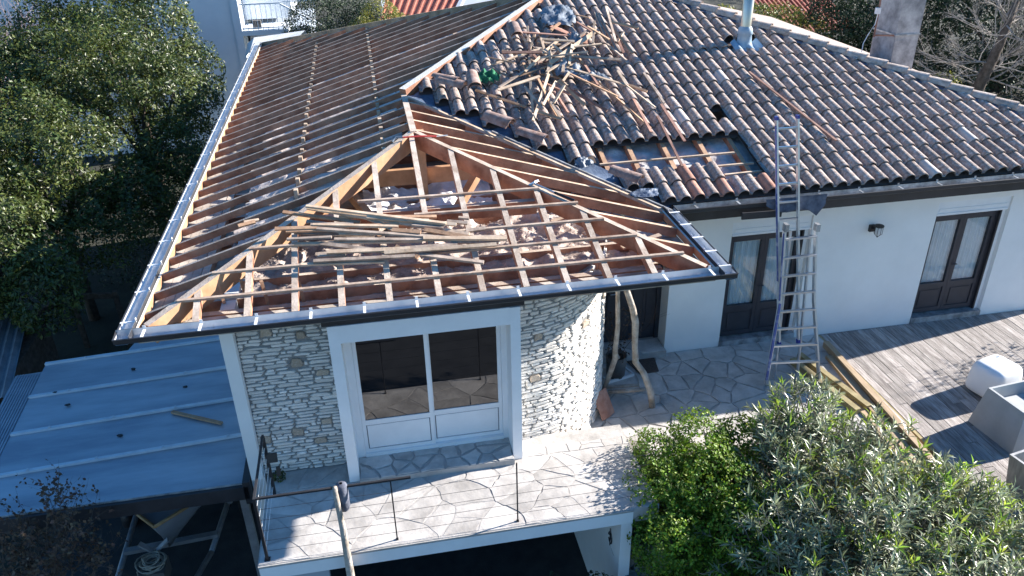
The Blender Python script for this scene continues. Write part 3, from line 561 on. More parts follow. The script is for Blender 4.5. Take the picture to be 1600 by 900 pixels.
# ============================================================ TILED SLOPE
PX,PY=.24,.39; ang=math.atan(T)
prof=[(-.122,.016),(-.112,.004),(-.068,.004)]+[(.03-.091*math.cos(a),.004+.092*math.sin(a)) for a in [math.pi*k/8 for k in range(9)]]
def tilemesh(m,name='tile'):
    mb=MB(); nn=len(prof); vs=[]
    for yy,dz,s in ((0,.026,1.0),(.02,.028,1.0),(.44,.0,.90)):
        for x,z in prof: vs.append((.03+(x-.03)*s if x>-.065 else x,yy,z*s+dz))
    for x,z in prof: vs.append((x,0.004,z+.026-.016))
    fs=[(k*nn+j,k*nn+j+1,(k+1)*nn+j+1,(k+1)*nn+j) for k in range(2) for j in range(nn-1)]+[(3*nn+j,3*nn+j+1,j+1,j) for j in range(nn-1)]
    mb.add(vs,fs); me=mb.mesh(name,m,True); return me,vs,fs
tm,tv,tf=tilemesh('tile'); tm_red=tilemesh('tilered')[0]; tm_pale=tilemesh('tilepale')[0]
tiles=[]; miss=set()
for r_ in range(0,19):
    for c_ in range(-32,24):
        x=11.14+PX*c_; y=2.43+PY*r_; yc=y+.2
        if yc>9.62: continue
        if yc>H+Y1: lo=yc-Y1+.13
        else: lo=W-(yc-Y1)+.26
        hi=XR-(yc-Y1)-.05
        if x<lo or x>hi: continue
        ms=(r_ in (2,3) and 6.6<x<9.42) or (r_==1 and 8.72<x<9.42) or (r_==5 and abs(x-9.22)<.1) or (r_ in (1,2) and x<6.75) or (abs(x-10.66)<.25 and r_==11)
        tiles.append((x,y,r_,c_,ms))
cells=MB()
for x,y,r_,c_,ms in tiles:
    if not ms or (r_==11): cells.add([(x-.122,y-.02,zr(y-Y1-.02)),(x+.122,y-.02,zr(y-Y1-.02)),(x+.122,y+.42,zr(y+.42-Y1)),(x-.122,y+.42,zr(y+.42-Y1))],[(0,1,2,3)])
roof=wallpart('tiled_roof',cells,'underlay_gloom')
good=[t for t in tiles if not t[4]]
good.sort(key=lambda t:(Vector((t[0],t[1],zr(t[1]-Y1)))-CAM).length_squared)
rest=MB(); rr=random.Random(17)
for i,(x,y,r_,c_,ms) in enumerate(good):
    loc=Vector((x+rr.uniform(-.006,.006),y+rr.uniform(-.012,.012),zr(y-Y1)+.014+rr.uniform(0,.006))); rot=(ang+rr.uniform(-.012,.012),rr.uniform(-.03,.03),rr.uniform(-.022,.022))
    if i<300:
        me=tm
        if (r_==0 and (abs(x-9.22)<.1 or abs(x-8.02)<.1)) or (r_==1 and abs(x-8.02)<.1) or (r_==0 and abs(x-8.5)<.1): me=tm_red
        elif (r_==5 and abs(x-8.5)<.1) or (r_==0 and abs(x-12.1)<.1) or (r_==2 and abs(x-13.3)<.1) or (r_==8 and abs(x-9.7)<.1): me=tm_pale
        piece('tile',me,roof,loc,rot)
    else:
        q=Matrix.Rotation(rot[2],3,'Z')@Matrix.Rotation(rot[1],3,'Y')@Matrix.Rotation(rot[0],3,'X'); rest.add([loc+q@Vector(p) for p in tv],tf)
part('far_roof_tiles',rest,'tilei',roof,True,kind='stuff')
# other slopes of the main roof, out of sight from the drone
mb=MB(); e=.06; z_=lambda d: zr(d)-.01
mb.add([(XR,Y1,z_(0)),(XR,YB,z_(0)),(9.12,9.68,z_(7.48))],[(0,1,2)]); mb.add([(XR,YB,z_(0)),(7.9,YB-.3,z_(0)),(7.6,9.75,z_(7.3)),(9.12,9.68,z_(7.48))],[(0,1,2,3)]); part('rear_slope',mb,'tile',roof)
# cap tiles along the right hip
def capmesh(m,r=.115,L=.42,name='cap_tile'):
    mb=MB(); n=9; vs=[]
    for yy,s,dz in ((0,1.0,.03),(.03,1.0,.03),(L,.86,0)):
        for j in range(n): a=math.pi*j/(n-1); vs.append((r*s*math.cos(a),yy,r*s*.85*math.sin(a)+dz))
    for j in range(n): a=math.pi*j/(n-1); vs.append(((r-.018)*math.cos(a),.004,(r-.018)*.85*math.sin(a)+.03))
    mb.add(vs,[(k*n+j+1,k*n+j,(k+1)*n+j,(k+1)*n+j+1) for k in range(2) for j in range(n-1)]+[(3*n+j+1,3*n+j,j,j+1)[::-1] for j in range(n-1)]); return mb.mesh(name,m,True)
cm=capmesh('captile',.125,.46); hd=Vector((-1,1,T)).normalized(); hrot=Vector((-1,1,0)).normalized()
pit=math.asin(hd.z); yaw=math.atan2(-hd.x,hd.y)
s=.2
while s<7.4:
    piece('cap_tile',cm,roof,(XR-s,Y1+s,zr(s)+.065),(pit,rr.uniform(-.03,.03),yaw+rr.uniform(-.02,.02))); s+=.36/1.41+.02
mb=MB(); mb.add([(XR-.15-.24,Y1+.15,zr(.0)+.10),(XR-.15+.02,Y1+.15,zr(.15)+.10),(9.15,9.64,zr(7.48)+.10),(9.15-.26,9.64,zr(7.4)+.10)],[(0,1,2,3)]); part('hip_flashing',mb,'lead',roof)
# valley gutter of dark lead with pale zinc edge
mb=MB()
def vp(s,a,o): return (W-s+a*.7071, Y1+s+a*.7071, zr(s)+o)
for i in range(24):
    s0=.12+i*(H-.2)/24; s1=s0+(H-.2)/24; j0,j1=.012*nz((s0*3,1,0)),.012*nz((s1*3,1,0))
    mb.add([vp(s0,-.02,.02+j0),vp(s0,.14,-.0+j0),vp(s0,.34,.06),vp(s1,.34,.06),vp(s1,.14,-.0+j1),vp(s1,-.02,.02+j1)],[(0,1,4,5),(1,2,3,4)])
val=part('valley_gutter',mb,'lead',roof,True)
rbeam('valley_edge_board',vp(.05,-.10,.05),vp(H-.1,-.10,.05),.045,.05,['dustwood','lathL']); rbeam('valley_edge_board',vp(.0,-.03,.07),vp(2.4,-.03,.07),.03,.03,['zincdirt','zincdirt'])
# opened patch of the tiled slope: rafters, battens, felt
for x in (6.85,7.35,7.95,8.6,9.15):
    y0=max(2.4,Y1+W-x+.15) if x<W else 2.4
    rbeam('exposed_rafter',P3(x,y0,y0-Y1,-.025),P3(x+.02,4.2,4.2-Y1,-.025),.075,.12,['rafter','lathO'])
for y,x0,x1 in ((3.55,6.75,9.1),(3.24,6.9,9.3),(3.02,8.7,9.35)): rbeam('batten',P3(x0,y,y-Y1,.0),P3(x1,y+.02,y+.02-Y1,.0),.045,.03,['batten','lathL'])
for x,y in ((9.42,3.25),(9.42,3.6),(9.42,2.9)): rbeam('pan_edge',P3(x,y,y-Y1,.05),P3(x-.01,y+.36,y+.36-Y1,.03),.06,.02,['zincdirt','zincdirt'])
# flue pipe with blue apron
fx,fy,fz=10.65,6.84,zr(6.84-Y1)
mb=MB(); mb.lathe((fx,fy,fz),[(.105,.1),(.105,2.2),(.09,2.2)],20); mb.lathe((fx,fy,fz),[(.109,1.06),(.111,1.08),(.109,1.10)],20); fl=part('flue_pipe',mb,'steel',house,True)
mb=MB(); mb.lathe((fx,fy,fz),[(.19,.02),(.15,.1),(.135,.26),(.155,.27),(.14,.36),(.11,.42)],20); part('flue_collar',mb,'leadb',fl,True)
mb=MB(); n=16; vs=[]
for j in range(9):
    for i in range(n+1):
        x=fx-.27+.56*i/n; yy=fy-.27+.34*j/8; d=(x-11.14)/PX; prf=.05+.042*math.cos(2*math.pi*(d-.17)); vs.append((x,yy+.02*nz((x*4,yy*3,0)),zr(yy-Y1)+.05+prf*(1 if j>0 else .9)))
mb.add(vs,[(j*(n+1)+i,j*(n+1)+i+1,(j+1)*(n+1)+i+1,(j+1)*(n+1)+i) for j in range(8) for i in range(n)]); part('lead_apron',mb,'leadb',fl,True)
# concrete chimney behind the hip
mb=MB(); mb.box(15.19,15.78,8.5,9.35,2.6,4.98); mb.box(15.185,15.5,8.492,8.5,2.6,3.52); ch=part('chimney',mb,'concrete',house)
mb=MB(); mb.box(15.17,15.80,8.48,9.37,3.62,3.655); part('chimney_strap',mb,'zincdirt',ch)
mb=MB(); mb.beam((14.72,8.62,3.66),(15.22,8.55,3.64),.035,.035); mb.tube([(14.72,8.62,3.6),(14.70,8.62,5.3)],.02,6); part('aerial_mast',mb,'lathR',ch)
mb=MB(); mb.tube([(14.69,8.58,4.2),(14.66,8.58,3.9),(14.52,8.56,3.68),(14.4,8.5,3.5),(14.33,8.4,3.3)],.010,5); mb.box(14.63,14.73,8.56,8.64,4.12,4.25); part('aerial_cable',mb,'whitetray',ch)
# ============================================================ INSULATION AND DEBRIS IN THE ROOF
WOOL=[]
def wool(name,x0,x1,y0,y1,z,amp,m,label,keep=None,step=.05,seed=0,slope=0,slopex=0,fade=None):
    mb=MB(); nx=int((x1-x0)/step); ny=int((y1-y0)/step); ok={}
    for j in range(ny+1):
        for i in range(nx+1):
            x=x0+(x1-x0)*i/nx; y=y0+(y1-y0)*j/ny; q=(x+seed,y,seed)
            h=amp*(.55+.9*nz(q,1.3)+.55*nz(q,3.7)+.30*nz(q,8.0)+.16*nz(q,19))
            ok[(i,j)]=len(mb.v); mb.v.append((x+.02*nz(q,13),y+.02*nz((y,x,3),13),z+slope*(y-y0)+slopex*(x-x0)+max(-.02,h*(1 if not fade else .15+.85*min(1,max(0,(y-fade[0])/(fade[1]-fade[0])))))))
    for j in range(ny):
        for i in range(nx):
            if keep and not keep(x0+(x1-x0)*(i+.5)/nx,y0+(y1-y0)*(j+.5)/ny): continue
            mb.f.append((ok[(i,j)],ok[(i+1,j)],ok[(i+1,j+1)],ok[(i,j+1)])); mb.m.append(0)
    o=single(name,mb,m,label,'insulation',kind='stuff',smooth=True); WOOL.append(mb); return o
wool('mineral_wool',.95,6.7,.85,3.6,2.30,.22,'insul','beige mineral wool lying between the joists under the front rafters',step=.035,fade=(1.0,2.1))
wool('mineral_wool',.9,7.0,2.2,16.0,zr(.9)-.19,.07,'paperwool','pale paper faced wool laid under the long left row of rafters',keep=lambda x,y:x<min(6.9,y-.25 if y<4 else (3.6 if y<6 else y-2.5),16.6-y) and x>1.15+.25*nz((0,y,4),2),step=.05,seed=5,slopex=T)
wool('white_insulation',2.9,5.0,3.35,4.5,2.42,.20,'insulw','white insulation heap below the apex of the bare hip',step=.04,seed=9)
wool('white_insulation',6.7,9.5,2.95,4.3,2.60,.07,'greywool','grey white insulation showing through the opened patch of tiles',step=.045,seed=3,slope=T)
# bits of plaster and wool on the rafters' floor
mb=MB(); rg=random.Random(31)
for mbw,cnt in ((WOOL[0],26000),(WOOL[1],9000)):
    for i in range(cnt):
        f=rg.choice(mbw.f); c=Vector(mbw.v[f[0]])
        if nz(c,2.3)<-.15: continue
        s=rg.uniform(.005,.016); c=c+Vector((rg.uniform(-.02,.02),rg.uniform(-.02,.02),rg.uniform(0,.02)))
        q=[c+Vector((rg.uniform(-1,1),rg.uniform(-1,1),rg.uniform(-.6,.9)))*s for _ in range(4)]
        mb.add(q,[(0,1,2),(0,2,3),(0,3,1),(1,3,2)])
single('wool_scraps',mb,'insul','loose scraps of mineral wool scattered under the rafters','debris',kind='stuff')
mb=MB()
for i in range(700):
    a=rg.random()**.7; x=.25+rg.uniform(0,.5)*(1-a*.3); y=.28+a*1.1*rg.random()+.05; 
    if x>y+.15 and y<.5: continue
    z=2.43+.12*max(0,1-((x-.42)**2+(y-.62)**2)*6)*rg.random()+.02; d=Vector((rg.uniform(-1,1),rg.uniform(-1,1),rg.uniform(-.3,.5))).normalized()*rg.uniform(.04,.13); n=d.cross(Vector((rg.uniform(-1,1),rg.uniform(-1,1),1))).normalized()*.004
    c=Vector((x,y,z)); mb.add([c-d/2-n,c+d/2-n,c+d/2+n,c-d/2+n],[(0,1,2,3)])
single('dry_debris',mb,'drygrass','dry grass and leaf litter heaped in the front left eave corner','debris',kind='stuff')
# ============================================================ LOOSE LATHS
re_=random.Random(91)
for k in range(16):
    b=re_.choice(RAFTER_LATHS[:27]); f0,f1=sorted((re_.uniform(0,1),re_.uniform(0,1))); f1=max(f1,f0+.35); dx,dy=re_.uniform(-.35,.35),re_.uniform(-.12,.12); P_=lambda f:tuple(b[1+i]+(b[4+i]-b[1+i])*f+(dx,dy,dy*T-.02)[i] for i in range(3)); RAFTER_LATHS.append((re_.choice('LGOG'),*P_(f0),*P_(f1)))
EXTRA=[]
for k in range(26):
    x,y=re_.gauss(6.6,.45),re_.gauss(6.45,.5); a=re_.uniform(0,3.14); L=re_.uniform(.25,.8); zz=zr(y-Y1)+.17+re_.uniform(0,.16); EXTRA.append((re_.choice('LGORL'),x-L/2*math.cos(a),y-L/2*math.sin(a),zz-T*L/2*math.sin(a),x+L/2*math.cos(a),y+L/2*math.sin(a),zz+T*L/2*math.sin(a)))
TILE_LATHS=TILE_LATHS+EXTRA
for i,(c,x0,y0,z0,x1,y1,z1) in enumerate(TILE_LATHS):
    mb=MB(); p=Vector((x0,y0,z0)); q=Vector((x1,y1,z1)); wd=U(.04,.055); 
    if i==2: wd=.085
    if i==36: wd=.12
    mb.beam(p,q,wd,U(.018,.028),up=(0,-T,1),roll=U(-.5,.5) if i<55 or i>58 else 0)
    lab={'L':'pale','G':'weathered grey','O':'brown','R':'red brown'}[c]+' loose lath in the tangled pile on the roof tiles'; gp='loose laths on the tiles'
    if i==2: lab='widest pale board crossing the top of the lath pile on the tiles'; gp=None
    elif i==36: lab='broad red brown board lying behind the lath pile on the tiles'; gp=None
    elif i==13: lab='orange brown lath sticking out beside the green cloth on the tiles'; gp=None
    elif i==20: lab='longest brown lath pointing down the tiles from the pile towards the opened patch'; gp=None
    elif i in (55,56): lab='thin red lath lying down the tiles above the opened patch'; gp='red laths above the opened patch'
    elif i==57: lab='dark lath lying along the tiles right of the pile'; gp=None
    elif i==58: lab='single reddish lath lying on the tiles behind the ladder top'; gp=None
    single('loose_lath',mb,'lath'+c,lab,'lath',gp)
for i,(c,x0,y0,z0,x1,y1,z1) in enumerate(RAFTER_LATHS):
    mb=MB(); mb.beam((x0,y0,z0),(x1,y1,z1),U(.045,.062),U(.024,.032),up=(0,-T,1),roll=U(-.25,.25))
    single('loose_lath',mb,'lath'+c,{'L':'pale','G':'weathered grey','O':'brown','R':'red brown'}[c]+' loose lath in the heap lying across the bare front rafters','lath','loose laths on the front rafters')
# ============================================================ LOOSE TILES, CLOTHS AND TOOLS ON THE ROOF
lm=capmesh('loosecap',.125,.52,'ridge_tile')
def loosecap(loc,dirv,label,roll=0,group=None):
    d=Vector(dirv).normalized(); o=link('ridge_tile',lm); o.location=loc; o.rotation_euler=(math.asin(d.z),roll,math.atan2(-d.x,d.y)); return tag(o,label,'roof tile',group)
vd=(-1,1,T)
loosecap((5.40,4.30,3.44),(-1,.95,.30),'brown ridge tile lying along the valley, upper of the pair by the dark lead')
loosecap((5.43,4.28,3.48),(-1,.97,.30),'ridge tile nested on top of the upper tile beside the valley')
loosecap((5.90,3.82,3.31),(-1,.85,.28),'brown ridge tile lying along the valley, lower of the pair by the dark lead')
loosecap((7.12,2.60,2.96),(-1,.95,.30),'pale ridge tile at the foot of the valley beside the opened patch')
loosecap((4.82,5.42,3.86),(-1,.75,.2),'pinkish ridge tile lying askew at the head of the valley')
loosecap((4.72,5.55,3.90),(-1,.8,.2),'pink ridge tile leaning on another at the head of the valley',.4)
loosecap((4.98,5.28,3.83),(.05,1,.3),'stack of ridge tiles standing beside the green cloth, lower tile',0)
loosecap((4.98,5.28,3.88),(.03,1,.3),'stack of ridge tiles standing beside the green cloth, upper tile',0)
loosecap((6.05,6.95,4.32),(.0,1,.3),'ridge tile laid on the tiles near the cream hip, lower of two',0)
loosecap((6.05,6.92,4.37),(.04,1,.3),'ridge tile laid on the tiles near the cream hip, upper of two',0)
def flat_tile(loc,rot,label):
    mb=MB(); n=9
    vs=[(x,yy,.02*math.sin(math.pi*(x+.12)/.24)) for yy in (-.19,.19) for x in [-.12+.24*k/(n-1) for k in range(n)]]; vs+=[(x,y,z-.016) for x,y,z in vs]
    m2=2*n; fs=[(k,k+1,n+k+1,n+k) for k in range(n-1)]+[(m2+k+1,m2+k,m2+n+k,m2+n+k+1) for k in range(n-1)]+[(k+1,k,m2+k,m2+k+1) for k in range(n-1)]+[(n+k,n+k+1,m2+n+k+1,m2+n+k) for k in range(n-1)]+[(0,n,m2+n,m2),(n-1,m2+n-1,m2+2*n-1,2*n-1)]
    mb.add(vs,fs); o=single('roof_tile',mb,'tilered',label,'roof tile',smooth=False); o.location=loc; o.rotation_euler=rot; return o
flat_tile((7.05,7.55,4.36),(ang,.1,.9),'red roof tile tossed on the slope below the blue grey film'); flat_tile((7.35,7.05,4.25),(ang,-.1,-.3),'red roof tile lying against the lath pile below the blue grey film')
ft=flat_tile((6.30,1.36,-.20),(R_(62),0,R_(35)),'single terracotta tile leaning on the foot of the curved stone wall')
ft.scale=(1.25,1.15,1)
def cloth(name,c,sx,sy,h,m,label,cat,seed,slope=T,n=18,rim=.05):
    mb=MB(); vs=[]
    for j in range(n+1):
        for i in range(n+1):
            u=-1+2*i/n; v=-1+2*j/n; r=math.hypot(u,v); q=(u*1.7+seed,v*1.7,seed*.37); f=1+.28*nz((math.atan2(v,u)*1.3,seed,0),1.0)
            x=c[0]+u*sx*f; y=c[1]+v*sy*f; z=c[2]+(v*sy*f)*slope+h*max(0,1-r*r*.9)**.6*(.45+.7*nz(q,1.2))+h*.55*abs(nz(q,2.4))+h*.35*abs(nz(q,5))-h*.1
            vs.append((x,y,z))
    fs=[(j*(n+1)+i,j*(n+1)+i+1,(j+1)*(n+1)+i+1,(j+1)*(n+1)+i) for j in range(n) for i in range(n) if math.hypot(-1+2*(i+.5)/n,-1+2*(j+.5)/n)<1.05+.25*nz((i*.3,j*.3,seed),1)]
    mb.add(vs,fs); return single(name,mb,m,label,cat,smooth=True)
cloth('green_cloth',(5.33,6.0,3.86),.20,.15,.17,'green','crumpled green cloth lying on the tiles beside the lath pile','cloth',1.0)
cloth('crumpled_film',(7.15,8.15,4.50),.34,.40,.15,'tarp','large crumpled blue grey film at the top of the tiled slope','film',2.3)
cloth('crumpled_film',(7.25,7.1,4.22),.16,.26,.14,'tarp','pale crumpled film strip between the red tiles near the pile','film',5.1)
cloth('crumpled_film',(6.8,6.0,3.93),.26,.22,.14,'tarp','crumpled blue film caught under the right side of the lath pile','film',3.7)
cloth('crumpled_film',(7.2,5.7,3.83),.28,.12,.10,'tarp','torn blue film strip right of the lath pile','film',8.2)
cloth('crumpled_film',(6.2,6.1,3.92),.22,.10,.07,'tarp','dark blue film scrap under the middle of the lath pile','film',6.4)
cloth('crumpled_film',(6.42,3.35,3.07),.16,.12,.10,'tarp','crumpled blue film in the valley left of the opened patch','film',9.4)
cloth('lead_scrap',(7.22,2.62,2.78),.22,.10,.05,'lead','dark blue lead scrap at the foot of the valley','lead sheet',4.4)
# red crowbar at the apex, grey bar on the right hip
t=thing('crowbar','red crowbar lying across the apex of the bare hip','tool',(3.72,3.62,3.68)); mb=MB(); mb.tube([(3.60,3.52,3.67),(3.9,3.54,3.66),(4.12,3.57,3.63)],.014,6); part('bar',mb,'red',t); mb=MB(); mb.tube([(3.60,3.52,3.67),(3.50,3.54,3.67),(3.44,3.50,3.62)],.018,6); mb.tube([(4.12,3.57,3.63),(4.3,3.61,3.62)],.011,6); part('claw',mb,'zincdirt',t)
t=thing('nail_puller','dark handled nail puller lying on the right hip rafter','tool',(5.62,2.0,3.2)); mb=MB(); mb.tube([(5.38,2.22,zr(2.2)+.03),(5.62,1.98,zr(1.98)+.03)],.014,6); part('shaft',mb,'alu',t); mb=MB(); mb.tube([(5.62,1.98,zr(1.98)+.03),(5.86,1.78,zr(1.76)+.03)],.02,6); part('grip',mb,'black',t); mb=MB(); mb.tube([(5.30,2.24,zr(2.2)+.0),(5.38,2.22,zr(2.2)+.05),(5.44,2.28,zr(2.2)+.05)],.02,6); part('head',mb,'alu',t)
# felt hanging over the gutter behind the ladder
mb=MB(); n=16; vs=[]
for j in range(9):
    for i in range(n+1):
        u=i/n; v=j/8; L=(.10+.28*u+.06*math.sin(u*7)) if u<.9 else .30-(u-.9)*1.2
        vs.append((9.0+u*1.02+.03*v*math.sin(u*5),2.13-.03*v+.03*nz((u*5,v*3,1)),2.70-v*L+.015*nz((u*6,v*4,2))))
mb.add(vs,[(j*(n+1)+i,j*(n+1)+i+1,(j+1)*(n+1)+i+1,(j+1)*(n+1)+i) for j in range(8) for i in range(n)]); single('felt_sheet',mb,'rag','grey felt rag hanging over the gutter behind the ladder','cloth',smooth=True)
# ============================================================ LADDER
t=thing('ladder','tall aluminium combination ladder leaning on the gutter of the tiled roof','ladder',(9.6,1.5,ZT))
def rail(name,pts,w_=.028,h_=.065,m='alu',lbl=None):
    mb=MB()
    for a,b in zip(pts,pts[1:]): mb.beam(a,b,w_,h_,up=(0,-1,.2))
    o=part(name,mb,m,t); return o
top=(9.235,2.26,3.93); bot=(9.52,1.66,.30)
TP=lambda k,dx,dy=0: tuple(bot[i]+(top[i]-bot[i])*k+(dx,dy,0)[i] for i in range(3))
for dx in (-.17,.17):
    rl=rail('upper_rail',[TP(0,dx),TP(1,dx)]); mb=MB(); mb.beam(TP(-.012,dx,-.006),TP(.012,dx,-.006),.04,.08,up=(0,-1,.2)); mb.beam(TP(.992,dx,-.004),TP(1.006,dx,-.004),.036,.076,up=(0,-1,.2)); part('end_cap',mb,'blue',rl)
    if dx<0: mb=MB(); mb.beam(TP(.3,dx-.017),TP(.97,dx-.017),.004,.05,up=(0,-1,.2)); part('sticker',mb,'bluelabel',rl)
for k in range(7,13): 
    z=.04+k*.0765; mb=MB(); mb.beam(TP(z,-.16,.03),TP(z,.16,.03),.03,.03); part('upper_rung',mb,'alu',t)
LP=[(9.27,1.90,2.27),(9.285,1.72,1.05),(9.17,1.56,ZT)]; RP=[(9.80,1.90,2.22),(9.86,1.70,1.05),(10.05,1.40,ZT)]
for pts in (LP,RP):
    rl=rail('flared_rail',pts,.03,.075); mb=MB(); p=pts[0]; mb.box(p[0]-.03,p[0]+.03,p[1]-.04,p[1]+.06,p[2]-.03,p[2]+.09); part('hinge',mb,'zincdirt',rl)
mb=MB(); mb.beam((9.265,1.895,2.2),(9.268,1.73,1.1),.032,.03,up=(0,-1,.2)); mb.beam((9.268,1.71,1.05),(9.155,1.555,-.3),.032,.03,up=(0,-1,.2)); part('sticker',mb,'bluelabel',t)
for k in range(8):
    z=2.12-k*.30; f=lambda P_: (lambda a,b,kk: tuple(a[i]+(b[i]-a[i])*kk for i in range(3)))(*((P_[0],P_[1],(P_[0][2]-z)/(P_[0][2]-P_[1][2])) if z>P_[1][2] else (P_[1],P_[2],(P_[1][2]-z)/(P_[1][2]-P_[2][2]))))
    mb=MB(); mb.beam(f(LP),f(RP),.045,.03); part('flared_rung',mb,'alu',t)
for a,b in (((9.40,1.95,2.2),(9.40,1.72,ZT)),((9.74,1.95,2.2),(9.76,1.62,ZT))): mb=MB(); mb.beam(a,b,.025,.05,up=(0,-1,.2)); part('rear_rail',mb,'alu',t)
# ============================================================ WALL LANTERN
t=thing('wall_lantern','black caged wall lantern on the white wall between the french doors','lamp',(11.46,YW,1.66))
mb=MB(); mb.box(11.40,11.50,YW-.05,YW,1.60,1.72); part('backplate',mb,'black',t)
mb=MB(); mb.tube([(11.45,YW-.04,1.67),(11.47,YW-.16,1.69)],.02,6); mb.lathe((11.48,YW-.17,1.62),[(.0,.17),(.075,.15),(.08,.13),(.07,.12)],12); part('hood',mb,'black',t)
mb=MB(); mb.lathe((11.48,YW-.17,1.62),[(.055,.12),(.058,.02),(.045,-.03),(.0,-.05)],12); part('glass',mb,'lampglass',t,True)
mb=MB()
for k in range(4): a=k*math.pi/4; mb.tube([(11.48+.066*math.cos(a),YW-.17+.066*math.sin(a),1.745),(11.48+.066*math.cos(a),YW-.17+.066*math.sin(a),1.62),(11.48,YW-.17,1.545),(11.48-.066*math.cos(a),YW-.17-.066*math.sin(a),1.62),(11.48-.066*math.cos(a),YW-.17-.066*math.sin(a),1.745)],.005,4)
part('cage',mb,'black',t)
# ============================================================ BALCONY RAILING, POLE, FLOODLIGHT
t=thing('balcony_railing','black wire balcony railing with its handrail ending halfway','railing',(1.37,-1.05,0))
for x,y,r in ((1.37,-1.04,.017),(2.93,-1.03,.008),(4.45,-1.03,.008)): mb=MB(); mb.box(x-r,x+r,y-r,y+r,0,.95); mb.box(x-r*2,x+r*2,y-r*2,y+r*2,0,.012); part('post',mb,'black',t)
mb=MB(); mb.box(1.35,1.39,.10,.14,0,.95); part('post',mb,'black',t)
mb=MB(); mb.box(1.356,1.384,-1.05,.14,.95,.975); mb.box(1.384,3.17,-1.046,-1.018,.95,.975); part('handrail',mb,'darkgut',t)
for k in range(5):
    z=.13+k*.165
    mb=MB(); mb.tube([(1.37,-1.03,z),(2.93,-1.03,z-.01),(4.45,-1.03,z),(6.15,-1.03,z)],.0028,4); part('wire',mb,'black',t)
    mb=MB(); mb.tube([(1.37,-1.03,z),(1.37,.12,z)],.0028,4); part('wire',mb,'bracket',t)
rg=random.Random(2); mb=MB(); pts=[(2.29,-1.09,1.02),(2.30,-1.12,.75),(2.315,-1.15,.45),(2.325,-1.22,.1),(2.33,-1.25,-.3),(2.37,-1.31,-.75),(2.36,-1.38,-1.5),(2.40,-1.5,ZG)]
mb.tube(pts,[.030,.034,.040,.046,.052,.070,.06,.065],10); mb.tube([(2.33,-1.25,-.35),(2.40,-1.29,-.28)],[.03,.012],6); single('driftwood_pole',mb,'drift','bleached crooked driftwood pole leaning against the balcony railing','pole',smooth=True)
mb=MB(); mb.lathe((2.36,-1.03,.955),[(.02,.06),(.055,.05),(.07,.03),(.075,-.10),(.07,-.30),(.055,-.34)],9); single('cloth_cap',mb,'rag','dark blue rag hung over the railing beside the driftwood pole','cloth',smooth=True)
t=thing('floodlight','small black floodlight fixed to the left railing post','floodlight',(1.42,.1,.62)); mb=MB(); mb.frame((1.45,.02,.68),Vector((1,0,0)),Vector((0,.9,-.3)).normalized(),Vector((0,.3,.9)).normalized(),.13,.035,.12); part('housing',mb,'black',t); mb=MB(); mb.box(1.385,1.45,.06,.09,.6,.62); part('arm',mb,'black',t)
t=thing('floodlight','lower black floodlight hanging near the balcony floor by the stone wall','floodlight',(1.44,.25,.25)); mb=MB(); mb.frame((1.46,.2,.30),Vector((1,.2,0)).normalized(),Vector((-.2,.9,-.3)).normalized(),Vector((0,.3,.9)).normalized(),.05,.05,.12); part('housing',mb,'black',t); mb=MB(); mb.tube([(1.40,.15,.33),(1.45,.22,.22),(1.5,.2,.34)],.008,5); part('arm',mb,'black',t)
# ============================================================ PORCH
t=thing('branch_trestle','grey driftwood trestle of two leaning branches beside the entrance','trestle',(6.8,1.7,ZT))
mb=MB(); mb.tube([(6.44,1.93,ZT),(6.50,1.83,-.05),(6.56,1.72,.38),(6.53,1.64,.62),(6.52,1.55,1.1),(6.46,1.45,1.72),(6.44,1.42,2.3)],[.032,.042,.045,.042,.036,.034,.028],9); mb.tube([(6.56,1.72,.40),(6.60,1.70,.44)],[.04,.05],7); part('branch',mb,'drift',t,True)
mb=MB(); mb.tube([(7.12,1.40,ZT),(7.08,1.43,-.12),(6.98,1.52,.18),(6.86,1.6,.36),(6.82,1.58,.72),(6.80,1.55,1.12),(6.72,1.5,1.42),(6.58,1.45,1.80),(6.50,1.42,2.25)],[.05,.055,.05,.052,.048,.055,.05,.046,.035],9); part('branch',mb,'drift',t,True)
mb=MB(); mb.tube([(6.46,1.68,-.22),(6.75,1.62,-.2),(7.05,1.56,-.17)],.035,8); mb.tube([(6.48,1.84,-.24),(7.0,1.76,-.22)],.03,8); part('cross_branch',mb,'drift',t,True)
t=thing('plant_pot','round dark grey pot with dried brown plant beside the entrance door','plant pot',(6.80,2.36,ZT)); c=(6.80,2.36,ZT+.03)
mb=MB(); mb.lathe(c,[(.0,0),(.155,.0),(.175,.40),(.165,.40),(.155,.34),(.0,.34)],24); part('pot',mb,'pot',t,True)
mb=MB(); mb.lathe(c,[(.156,.345),(.0,.36)],16); part('soil',mb,'soil',t)
rg=random.Random(3); mb=MB()
for k in range(7): twigs(mb,(c[0]+U(-.08,.08),c[1]+U(-.08,.08),c[2]+.34),(U(-.25,.25),U(-.2,.2),1),U(.5,1.0),.006,2,rg,4,.6)
part('dry_stems',mb,'brownleaf',t)
mb=MB(); leafcloud(mb,[(c[0],c[1],c[2]+.42,.2),(c[0]+.1,c[1],c[2]+1.0,.3)],260,.06,rg,.5,gate=-1); part('dry_leaves',mb,'brownleaf',t)
mb=MB(); q=[(6.5,2.57),(6.62,2.17),(7.1,2.30),(6.98,2.62)]
for a,b in zip(q,q[1:]+q[:1]): mb.beam((*a,ZT+.05),(*b,ZT+.05),.03,.05)
mb.prism(q,ZT+.004,ZT+.02); single('pot_tray',mb,'whitetray','white square tray under the dark grey plant pot','tray')
mb=MB(); mb.prism([(7.22,2.30),(7.56,2.32),(7.62,2.72),(7.12,2.72)],ZT+.007,ZT+.025); single('doormat',mb,'matbrown','dark brown doormat on the flagstones before the entrance step','doormat')
